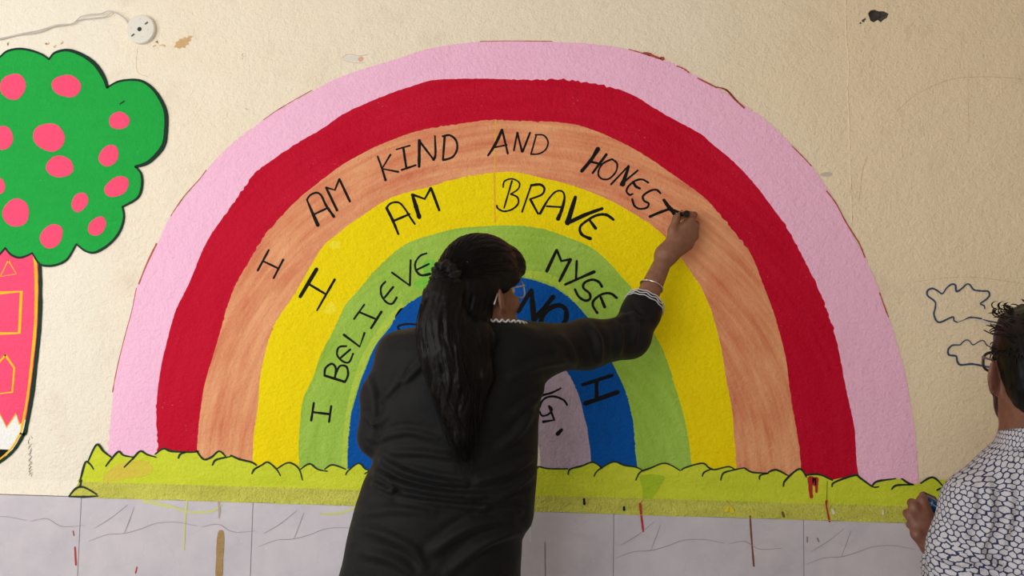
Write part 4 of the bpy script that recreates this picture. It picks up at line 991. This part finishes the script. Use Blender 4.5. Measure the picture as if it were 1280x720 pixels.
# neckline: hollow round the neck
nk = W(607, 402, DW-.015)
T.cut(lambda P: np.linalg.norm((P-nk)/np.array([.074, .070, .05]), axis=-1)*.05-.05, nk-.1, nk+.1, .006)
V, Q = T.mesh(.0055); V = relax(V, Q, 2, .5)
folds = [([(478, 575), (505, 590), (540, 600), (580, 606)], .009, 5), ([(470, 590), (500, 606), (545, 616), (600, 620), (645, 612)], .010, 5), ([(468, 604), (490, 614), (488, 604)], .008, 4), ([(500, 622), (545, 628), (600, 634), (650, 640)], .007, 5),
         ([(455, 640), (500, 636), (540, 640)], .004, 7), ([(600, 600), (640, 588), (668, 570)], .007, 6), ([(620, 625), (650, 606), (668, 590)], .006, 5), ([(500, 480), (515, 468), (530, 452)], .007, 5), ([(478, 500), (492, 484), (505, 462)], .006, 4),
         ([(482, 545), (510, 540), (545, 548)], .005, 5), ([(490, 565), (530, 566), (570, 572)], .006, 5), ([(540, 690), (570, 668), (600, 655), (640, 650)], .009, 8), ([(560, 715), (590, 690), (620, 672), (650, 664)], .008, 7), ([(455, 690), (490, 700), (520, 720)], .006, 7), ([(445, 660), (480, 668), (520, 690), (530, 718)], .005, 7),
         ([(640, 520), (660, 505), (690, 480)], .006, 6), ([(625, 560), (650, 540), (670, 500)], .006, 6), ([(640, 470), (680, 455), (720, 450)], .006, 6), ([(700, 420), (715, 440), (718, 462)], .005, 5), ([(735, 405), (748, 425), (750, 452)], .007, 5), ([(765, 395), (775, 418), (772, 445)], .007, 5), ([(782, 380), (795, 400), (793, 430)], .006, 4.5), ([(755, 400), (785, 395), (808, 400)], .005, 4),
         ([(600, 640), (620, 625), (668, 628)], .005, 5), ([(462, 470), (470, 510), (466, 550)], .005, 5), ([(458, 520), (470, 530), (484, 520)], .005, 4), ([(460, 545), (472, 550), (484, 545)], .004, 4)]
V = fold(V, Q, folds, .0024, 3)
tunic = mesh_obj('tunic', V, Q, M_BLACKCLOTH, woman, True)
# trousers below the tunic
S = Sdf()
for q in (-1, 1):
    h_ = hip+np.array([q*.075, .012, -.03]); S.chain([h_, np.array([h_[0]+q*.01, h_[1]+.02, .46]), np.array([h_[0]+q*.015, h_[1]-.02, .10])], [.098, .085, .072], .02)
V, Q = S.mesh(.009); V = fold(V, Q, [], .004, 5); mesh_obj('trousers', V, Q, M_BLACKTROUSER, woman, True)
# cuff embroidery: three wavy white threads, and neckline lace
e1 = u(np.cross(cd, [0, 0, 1])); e2 = np.cross(cd, e1)
def on_surface(S, c, d, r1=.15):
    t = np.linspace(0, r1, 160); v = S.eval(c+t[:, None]*d); i = np.argmax(v > 0); return c+t[i]*d
for off, amp in ((.004, .0015), (-.006, .0025), (-.016, .0015)):
    c = cc_-cd*.004+cd*(off-.004); pth = []
    for i in range(96):
        a = 2*math.pi*i/96; d = e1*math.cos(a)+e2*math.sin(a); p = on_surface(T, c, d); pth.append(p+d*.0030+cd*amp*math.sin(a*12))
    V, Fc = tube(pth, .0016, 6, closed=True); mesh_obj('embroidery_thread', V, Fc, M_LACE, tunic, True)
pth = []
for i in range(300):
    a = 2*math.pi*i/300; d = np.array([math.cos(a), math.sin(a), 0]); c = nk+np.array([.022, .012, -.004-.006*math.sin(a)])
    pth.append(c+d*np.array([.084, .082, 0])+np.array([0, 0, .0032*math.sin(a*34)])+d*.003*math.cos(a*29))
V, Fc = tube(pth, .0026, 6, closed=True); mesh_obj('neckline_lace', V, Fc, M_LACE, tunic, True)
# bangle
bc = wr_+(el_-wr_)*.40+np.array([0, 0, 0]); pth = []
bd = u(cd+np.array([-.10, -.1, -.12])); b1 = u(np.cross(bd, [0, 0, 1])); b2 = np.cross(bd, b1)
for i in range(48):
    a = 2*math.pi*i/48; pth.append(bc+(b1*math.cos(a)+b2*math.sin(a))*.0355)
V, Fc = tube(pth, .0028, 8, closed=True)
tag(mesh_obj('bangle', V, Fc, M_SILVER, woman, True), 'thin silver bangle')

# --- hair
scr = W(557, 347, DW+.118)
HS = Sdf()
HS.ell(HW(0, -.002, .062), HW.A, np.array([.088, .110, .113]), .03)
HS.ell(HW(.015, .045, .085), HW.A, np.array([.062, .058, .066]), .04)
HS.ell(HW(0, -.060, .04), HW.A, np.array([.072, .06, .075]), .04)
HS.cone(HW(0, -.06, .05), scr, .062, .020, .04)
def hairline(P):
    q = HW.loc(P); r, f, uu = q[..., 0], q[..., 1], q[..., 2]
    a = .020+.34*np.maximum(f, 0)-uu                 # brow to the top of the ear
    b = np.maximum(f+.022, -.075-uu)               # behind the ear down to the nape
    return np.minimum(a, b)
HS.clip(hairline, .012)
HS.cone(HW(0, -.07, -.02), HW(-.01, -.06, -.10), .062, .055, .03)
tail = [scr, W(552, 372, DW+.128), W(554, 405, DW+.132), W(558, 440, DW+.135), W(566, 475, DW+.135), W(573, 508, DW+.130), W(578, 540, DW+.125), W(581, 575, DW+.118)]
trad = [.024, .040, .056, .060, .052, .040, .027, .006]
HS.chain(tail, trad, .03)
HS.chain([HW(.01, -.06, -.06), W(594, 425, DW+.105), W(598, 470, DW+.115), W(596, 520, DW+.118)], [.052, .042, .030, .008], .03)
# side-swept fringe bulging past the temple
HS.chain([HW(.030, .085, .122), HW(.046, .099, .102), HW(.056, .103, .080), HW(.063, .096, .062), HW(.074, .055, .044), HW(.080, .01, .026)], [.008, .011, .012, .009, .008, .005], .025)
V, Q = HS.mesh(.0045); V = relax(V, Q, 1, .4)
N = vnormals(V, Q); loc = V-scr
# comb grooves: combed towards the hair tie on the head, downwards in the tail
r_ = np.linalg.norm(loc, axis=1)+1e-6; ang = np.arctan2(loc[:, 2], (loc@HW.R))*14+np.arctan2(loc[:, 1], loc[:, 2])*9
onhead = np.clip((V[:, 2]-scr[2]+.05)/.05, 0, 1)
px, py = proj(V); wv = np.array([mnoise.fractal(Vector((a_*.22+.9*math.sin(b_*.05), b_*.018, c_*9)), .6, 2.1, 4) for a_, b_, c_ in zip(px, py, V[:, 1])])
V = V+N*(.0008*np.sin(ang*3.1)*onhead+0.0045*wv*(1-onhead))[:, None]
hair = mesh_obj('hair', V, Q, M_HAIR, woman, True)
paths = []
for i in range(800):                                   # loose wavy strands of the tail
    a = rng.uniform(0, 2*math.pi); rr = rng.uniform(.75, 1.10); ph = rng.uniform(0, 6.28); fq = rng.uniform(2.0, 4.0); am = rng.uniform(.002, .009)
    L = rng.uniform(.62, 1.03) if i % 12 else rng.uniform(1.02, 1.13); p = []
    cx = sm3(tail, 4); cr_ = np.interp(np.linspace(0, 1, len(cx)), np.linspace(0, 1, len(trad)), trad)
    drift = rng.normal(0, .010)
    for t in np.linspace(0.02, L, 18):
        j = min(t, .999)*(len(cx)-1); j0 = int(j); c = cx[j0]+(cx[min(j0+1, len(cx)-1)]-cx[j0])*(j-j0); R_ = np.interp(j, range(len(cx)), cr_)+(.012*t if L > 1.02 else 0); c = c+(tail[-1]-tail[-2])*max(0, t-1)*6
        p.append(c+np.array([math.cos(a)*R_*rr+am*math.sin(fq*6*t+ph)*t+drift*t*t, -abs(math.sin(a))*R_*rr*.98-.002, .0]) if a < 100 else c)
    paths.append(np.array(p))
for i in range(200):                                   # combed strands on the crown
    v = rng.normal(0, 1, 3); v /= np.linalg.norm(v); v[1] = v[1]*.8; v[2] = abs(v[2])*.9+.05
    v /= np.linalg.norm(v); c0_ = HW(0, -.022, .055)
    d0 = HW.R*v[0]+HW.F*v[1]+HW.U*v[2]
    st = on_surface(HS, c0_, d0, .2)
    if hairline(st[None])[0] > -.004: continue
    dt = u(scr-c0_); p = []
    for t in np.linspace(0, .86, 12):
        d = u(d0*(1-t)+dt*t); p.append(on_surface(HS, c0_, d, .25)+d*.0004)
    p = np.array(p); p[1:-1] = (p[:-2]+p[1:-1]*2+p[2:])/4
    paths.append(p)
V, Fc = strands(paths, .0007)
tag(mesh_obj('hair_strands', V, Fc, M_HAIR, hair, True), kind='stuff')
# scrunchie: gathered ruffled ring
M_SCR = cloth_material('black_velvet_tie', srgb(14, 14, 15), srgb(22, 22, 23), .6)
ta = u(scr-HW(0, -.03, .05)+np.array([0, 0, -.03])); s1 = u(np.cross(ta, [0, 1, .2])); s2 = np.cross(ta, s1); V = []; Fc = []; n, m = 84, 14
for i in range(n):
    a = 2*math.pi*i/n; c = scr+(s1*math.cos(a)+s2*math.sin(a))*.0255+ta*.002*math.sin(9*a)
    rr = .0150+.0026*math.sin(11*a)+.0014*math.sin(23*a+1)
    for j in range(m):
        b_ = 2*math.pi*j/m; q = rr*(1+.10*math.sin(3*b_+5*a)); V.append(c+(s1*math.cos(a)+s2*math.sin(a))*q*math.cos(b_)+ta*q*1.25*math.sin(b_))
for i in range(n):
    for j in range(m): Fc.append([i*m+j, i*m+(j+1) % m, ((i+1) % n)*m+(j+1) % m, ((i+1) % n)*m+j])
tag(mesh_obj('hair_scrunchie', V, Fc, M_SCR, hair, True), 'black gathered scrunchie')
for px, py in ((568.5, 325), (584.3, 328)):
    ray = u(W(px, py, .5)-CC); t = np.linspace(1.5, 2.1, 900); v = HS.eval(CC+t[:, None]*ray); i = np.argmax(v < 0); p = CC+t[i]*ray
    S = Sdf(); S.ell(p, np.eye(3), (.0023, .0023, .0023), 0); V, Q = S.mesh(.0008, .002); mesh_obj('hair_pin', V, Q, M_SILVER, hair, True)
glasses(HW, 'eyeglasses', simple('clear_pale_frame', srgb(196, 190, 182), .3), woman, M_LENS, .028, .023, .0016)
# marker held in the hand
md = u(mb-mt)
mk = tag(empty('marker_pen', mt), 'black marker pen held against the letter T in the raised hand', 'marker')
M_MARK = simple('black_plastic', srgb(14, 14, 15), .35)
V, Fc = tube([mt+md*.016, mt+md*.018, mt+md*.02, mb-md*.002, mb], [.0060, .0095, .0110, .0110, .0098], 20); mesh_obj('barrel', V, Fc, M_MARK, mk, False)
V, Fc = tube([mt, mt+md*.006, mt+md*.017], [.0022, .0032, .0050], 14); mesh_obj('nib', V, Fc, M_INK, mk, False)

# ================================================================== man with patterned shirt
ZM = 1.52
HM = Head(WZ(1296, 474, ZM), math.radians(11), math.radians(6), 1.0)
nbm = WZ(1303, 556, ZM); shm = WZ(1220, 630, ZM-.02); shr = WZ(1405, 630, ZM+.06)
MR = np.array([nbm[0]+.0, nbm[1], 0.]); man = tag(empty('person', MR), 'man in white and blue net-print shirt and glasses, holding a blue bottle cap', 'person')
cst = nbm+np.array([.0, .0, -.22]); wsm = np.array([nbm[0], nbm[1]-.04, .74]); hpm = np.array([nbm[0], nbm[1]-.08, .60])
S = Sdf(); HM.sculpt(S, True)
S.cone(HM(0, -.022, -.04), nbm, .060, .062, .03); S.cone(nbm-np.array([0, 0, .03]), cst, .08, .13, .05); S.cone(cst, wsm, .13, .12, .05); S.cone(wsm, hpm, .12, .13, .05)
S.cone(nbm-np.array([0, 0, .05]), shm, .05, .045, .04); S.cone(nbm-np.array([0, 0, .05]), shr, .05, .045, .04)
elm = WZ(1212, 768, 1.50); wrm = WZ(1170, 689, 1.665)
S.chain([shm, elm], [.046, .040], .02); S.chain([elm, elm+(wrm-elm)*.4, wrm], [.040, .038, .0265], .02)
knm = [WZ(1153, 625, 1.70), WZ(1142.5, 633, 1.695), WZ(1137.5, 644, 1.69), WZ(1140.5, 656, 1.69)]
for p, r in zip(knm, (.0120, .0120, .0115, .0105)): S.cone(wrm, p, .0215, r, .008)
S.ell(WZ(1158, 656, 1.688), np.eye(3), (.020, .018, .030), .014)
S.chain([knm[0], WZ(1155, 620, 1.735), WZ(1165, 624, 1.765), WZ(1173, 632, 1.765)], [.0112, .0105, .0095, .0082], .004)
S.chain([knm[1], WZ(1140, 629, 1.735), WZ(1150, 630, 1.77), WZ(1160, 636, 1.775)], [.0115, .0108, .0095, .0082], .004)
S.chain([knm[2], WZ(1134.5, 642, 1.73), WZ(1144, 642, 1.768), WZ(1155, 646, 1.772)], [.0112, .0105, .0092, .0080], .004)
S.chain([knm[3], WZ(1138, 656, 1.725), WZ(1146, 655, 1.755), WZ(1155, 657, 1.758)], [.0105, .0095, .0085, .0074], .004)
S.chain([WZ(1160, 684, 1.67), WZ(1146, 668, 1.672), WZ(1147, 660, 1.70), WZ(1155, 655, 1.735)], [.016, .0125, .0105, .0085], .008)
bcp = WZ(1164, 631, 1.722); ax = u(np.array([.42, -.12, .72]))
_cp = Sdf(); _cp.cone(bcp-ax*.03, bcp+ax*.012, .0236, .0236, 0); S.cut(_cp.eval, bcp-.06, bcp+.06, .002)
elr = shr+np.array([.05, .04, -.27]); wrr = elr+np.array([-.10, .22, .02])
S.chain([shr, elr, wrr], [.046, .040, .027], .02)
A = u(wrr-elr); fist(S, wrr, A, u(np.cross([0, 0, 1], A)), u([0, 0, 1]-A*A[2]), 1.0)
for q in (-1, 1):                                       # knees bent: he works low on the wall
    h_ = hpm+np.array([q*.10, 0, 0]); kx = np.array([h_[0]+q*.05, h_[1]+.30, .44]); an = np.array([h_[0]+q*.06, h_[1]+.06, .08])
    S.chain([h_, kx, an], [.095, .062, .042], .03)
    S.chain([an+np.array([0, -.04, -.035]), an+np.array([0, .07, -.045]), an+np.array([0, .16, -.052])], [.040, .036, .024], .02)
S.clip(lambda P: .002-P[..., 2], .002)
V, Q = S.mesh(.0045); V = relax(V, Q, 1, .4); mesh_obj('body', V, Q, M_SKIN2, man, True); bodyM = S
eyes(HM, man)
# shirt
rows = []
for py, xl, xr, dep in ((548, 1268, 1345, .070), (560, 1252, 1362, .085), (575, 1236, 1382, .100), (595, 1216, 1402, .110), (620, 1206, 1415, .118), (660, 1204, 1420, .128), (720, 1206, 1420, .130), (800, 1210, 1418, .130), (880, 1208, 1420, .132), (960, 1205, 1424, .135)):
    a = WZ(xl, py, ZM); b_ = WZ(xr, py, ZM); rows.append(((a[2]+b_[2])/2, (a[0]+b_[0])/2, nbm[1]-.01+(.0 if py < 700 else -.03), (b_[0]-a[0])/2, dep))
T = Sdf(); T.loft(rows, .02)
T.cone(nbm+np.array([-.03, 0, -.02]), shm, .055, .055, .04); T.cone(nbm+np.array([.03, 0, -.02]), shr, .055, .055, .04)
T.chain([shm, WZ(1208, 690, 1.50), WZ(1206, 770, 1.495)], [.064, .069, .070], .025); T.chain([WZ(1206, 770, 1.495), elm+(wrm-elm)*.72], [.066, .048], .02)
T.chain([shr, elr, wrr-u(wrr-elr)*.02], [.062, .060, .045], .025)
nkm = HM(0, -.02, -.05)+(nbm-HM(0, -.02, -.05))*.62
T.cut(lambda P: np.linalg.norm((P-nkm)/np.array([.072, .075, .06]), axis=-1)*.06-.06, nkm-.1, nkm+.1, .005)
V, Q = T.mesh(.0055); V = relax(V, Q, 2, .5); V0 = V.copy()
V = fold(V, Q, [([(1220, 690), (1238, 705), (1262, 716)], .010, 6), ([(1215, 712), (1245, 722), (1270, 722)], .010, 5), ([(1188, 640), (1200, 665), (1230, 690)], .006, 6), ([(1235, 600), (1238, 650), (1225, 690)], .007, 6), ([(1260, 590), (1262, 640), (1250, 690)], .005, 7), ([(1168, 690), (1190, 700), (1215, 708)], .006, 6), ([(1215, 610), (1216, 640), (1205, 670)], .005, 5)], .0025, 9)
M_SHIRT = shirt_material()
shirt = mesh_obj('shirt', V, Q, M_SHIRT, man, True)
def shirt_uv(o, V, armsplit=True):
    me = o.data; uvl = me.uv_layers.new(name='UVMap')
    cx, cy = nbm[0], nbm[1]-.01; tt = np.arctan2(V[:, 1]-cy, V[:, 0]-cx)
    Ut = np.c_[(tt % (2*math.pi))*.155, V[:, 2]]
    lv = np.empty(len(me.loops), np.int32); me.loops.foreach_get('vertex_index', lv); npoly = len(me.polygons)
    q = lv.reshape(npoly, -1); UV = Ut[q].copy()
    for a0, a1, out in ((shm, elm, -1), (shr, elr, 1)) if armsplit else ():
        axn = u(a0-a1); e1_ = u(np.cross(axn, [0, 1, 0]))*-out; e2_ = np.cross(axn, e1_)
        la = (V-a0)@axn; ra = V-a0-la[:, None]*axn; da = np.linalg.norm(ra, axis=1); ta_ = np.arctan2(ra@e2_, ra@e1_)
        uvA = np.c_[ta_*.066+3.0, la*.96][q]
        sp = (uvA[..., 0].max(1)-uvA[..., 0].min(1)) > .2; f = uvA[sp]; f[..., 0] = np.where(f[..., 0] < 3.0, f[..., 0]+2*math.pi*.066, f[..., 0]); uvA[sp] = f
        arm = (da[q].mean(1) < .082) & (la[q].mean(1) < .045)
        if out > 0: arm |= V[q][..., 0].mean(1) > shr[0]+.0
        UV[arm] = uvA[arm]
    uvl.data.foreach_set('uv', UV.reshape(-1).astype(np.float32))
shirt_uv(shirt, V0)
# stand collar
V = []; Fc = []; n = 64; base = nkm+np.array([0, 0, -.034])
prof = [(.078, -.012), (.074, .004), (.070, .022), (.072, .026), (.077, .022), (.083, .004), (.092, -.016)]
for i in range(n):
    a = 2*math.pi*i/n; tilt = .016*-math.sin(a)
    for r, z in prof: V.append(base+np.array([r*math.cos(a), r*1.02*math.sin(a), z+tilt+.008]))
for i in range(n):
    for j in range(len(prof)-1): Fc.append([i*7+j, ((i+1) % n)*7+j, ((i+1) % n)*7+j+1, i*7+j+1])
colr = mesh_obj('collar', V, Fc, M_SHIRT, man, True); shirt_uv(colr, np.array(V), False)
# trousers
S = Sdf()
for q in (-1, 1):
    h_ = hpm+np.array([q*.10, 0, 0]); S.chain([h_, np.array([h_[0]+q*.05, h_[1]+.30, .44]), np.array([h_[0]+q*.06, h_[1]+.06, .11])], [.118, .085, .065], .03)
V, Q = S.mesh(.009); mesh_obj('trousers', V, Q, cloth_material('navy_trouser_cloth', srgb(38, 42, 56), srgb(48, 52, 66)), man, True)
# hair
HS = Sdf(); HS.ell(HM(.0, -.018, .060), HM.A, np.array([.080, .104, .094]), .03)
HS.ell(HM(.0, .045, .105), HM.A, np.array([.055, .045, .045]), .03); HS.ell(HM(0, -.055, .0), HM.A, np.array([.074, .062, .075]), .03)
def hlm(P):
    q = HM.loc(P); f, uu = q[..., 1], q[..., 2]
    a = .62*(f-.02)-.78*(uu-.030); b = np.maximum(f+.030+.35*(uu+.0), -.072-uu); c = np.maximum(np.maximum(f-.030, .012-f), .0-uu)
    return np.minimum(np.minimum(a, b), c)
HS.clip(hlm, .01)
V, Q = HS.mesh(.004); V = relax(V, Q, 1, .4)
N = vnormals(V, Q); w = sum(np.sin(V@rng.normal(0, 1, 3)*rng.uniform(90, 260)+rng.uniform(0, 6)) for _ in range(8)); V = V+N*(w*.00035)[:, None]
hairm = mesh_obj('hair', V, Q, M_HAIR, man, True)
paths = []
for i in range(300):
    v = rng.normal(0, 1, 3); v[2] = abs(v[2]) if rng.random() < .75 else v[2]*.5; v /= np.linalg.norm(v)
    d0 = HM.R*v[0]+HM.F*v[1]+HM.U*v[2]; c0_ = HM(0, -.02, .05); st = on_surface(HS, c0_, d0, .2)
    if hlm(st[None])[0] > -.010: continue
    side = u(HM.F*.8-HM.R*rng.uniform(.0, .8)+HM.U*rng.uniform(-.6, .3)+rng.normal(0, .3, 3)) if v[2] > .35 else u(-HM.U+HM.F*rng.uniform(-.3, .3)+rng.normal(0, .2, 3))
    L = rng.uniform(.012, .026) if v[2] > .3 else rng.uniform(.008, .016)
    paths.append(np.array([st-d0*.002, st+side*L*.4+d0*.0025, st+side*L*.75+d0*.003, st+side*L+d0*.001]))
for i in range(16):                                     # the curl that stands off above the temple
    b0 = HM(-.040+rng.uniform(-.012, .02), .030+rng.uniform(-.02, .02), .135+rng.uniform(-.012, .008)); ph = rng.uniform(-.3, .3); R_ = rng.uniform(.007, .012); p = []
    for t in np.linspace(0, 1, 12):
        a = -.6+ph+t*4.0; p.append(b0-HM.R*(.012+R_*math.sin(a)*.9)+HM.U*(R_*(1-math.cos(a)))*.75+HM.F*.012*t)
    paths.append(np.array(p))
V, Fc = strands(paths, .0013); tag(mesh_obj('hair_strands', V, Fc, M_HAIR, hairm, True), kind='stuff')
# beard along the jaw
B = Sdf()
def beardf(P):
    q = HM.loc(P); r, f, uu = q[..., 0], q[..., 1], q[..., 2]
    d = bodyM_head.eval(P)-.003
    reg = np.maximum(np.maximum(uu+.028+.30*(f-.03), .004-f+.12*(uu+.03)), -.128-uu)
    return np.maximum(d, reg)
bodyM_head = Sdf(); HM.sculpt(bodyM_head, True)
B.fn(beardf, HM(0, .05, -.07)-.09, HM(0, .05, -.07)+.09, .004)
V, Q = B.mesh(.004, .01)
if len(V): mesh_obj('beard', relax(V, Q, 1, .4), Q, M_HAIR, man, True)
glasses(HM, 'eyeglasses', simple('dark_frame', srgb(40, 32, 28), .35), man, M_LENS, .031, .022, .0024, False, .020)
# blue cap of a paint pot held in his fist
b1 = u(np.cross(ax, [0, 1, 0])); b2 = np.cross(ax, b1)
cap = tag(empty('bottle_cap', bcp), 'glossy blue paint bottle cap gripped in the fist of the man', 'cap')
M_CAP = simple('glossy_blue_plastic', srgb(26, 66, 120), .18)
V = []; Fc = []; n = 36; prof = [(.0, -.03), (.019, -.03), (.0205, -.028), (.0205, .008), (.0195, .0125), (.017, .0145), (.0, .0150)]
for r, h_ in prof:
    for i in range(n): a = 2*math.pi*i/n; V.append(bcp+ax*h_+(b1*math.cos(a)+b2*math.sin(a))*r)
for k in range(len(prof)-1):
    for i in range(n): Fc.append([k*n+i, k*n+(i+1) % n, (k+1)*n+(i+1) % n, (k+1)*n+i])
mesh_obj('cap_shell', V, Fc, M_CAP, cap, True)
pth = [bcp+ax*.004+(b1*math.cos(2*math.pi*i/40)+b2*math.sin(2*math.pi*i/40))*.0207 for i in range(40)]
V, Fc = tube(pth, .0016, 6, closed=True); mesh_obj('cap_rib', V, Fc, simple('light_blue_plastic', srgb(120, 160, 196), .25), cap, True)
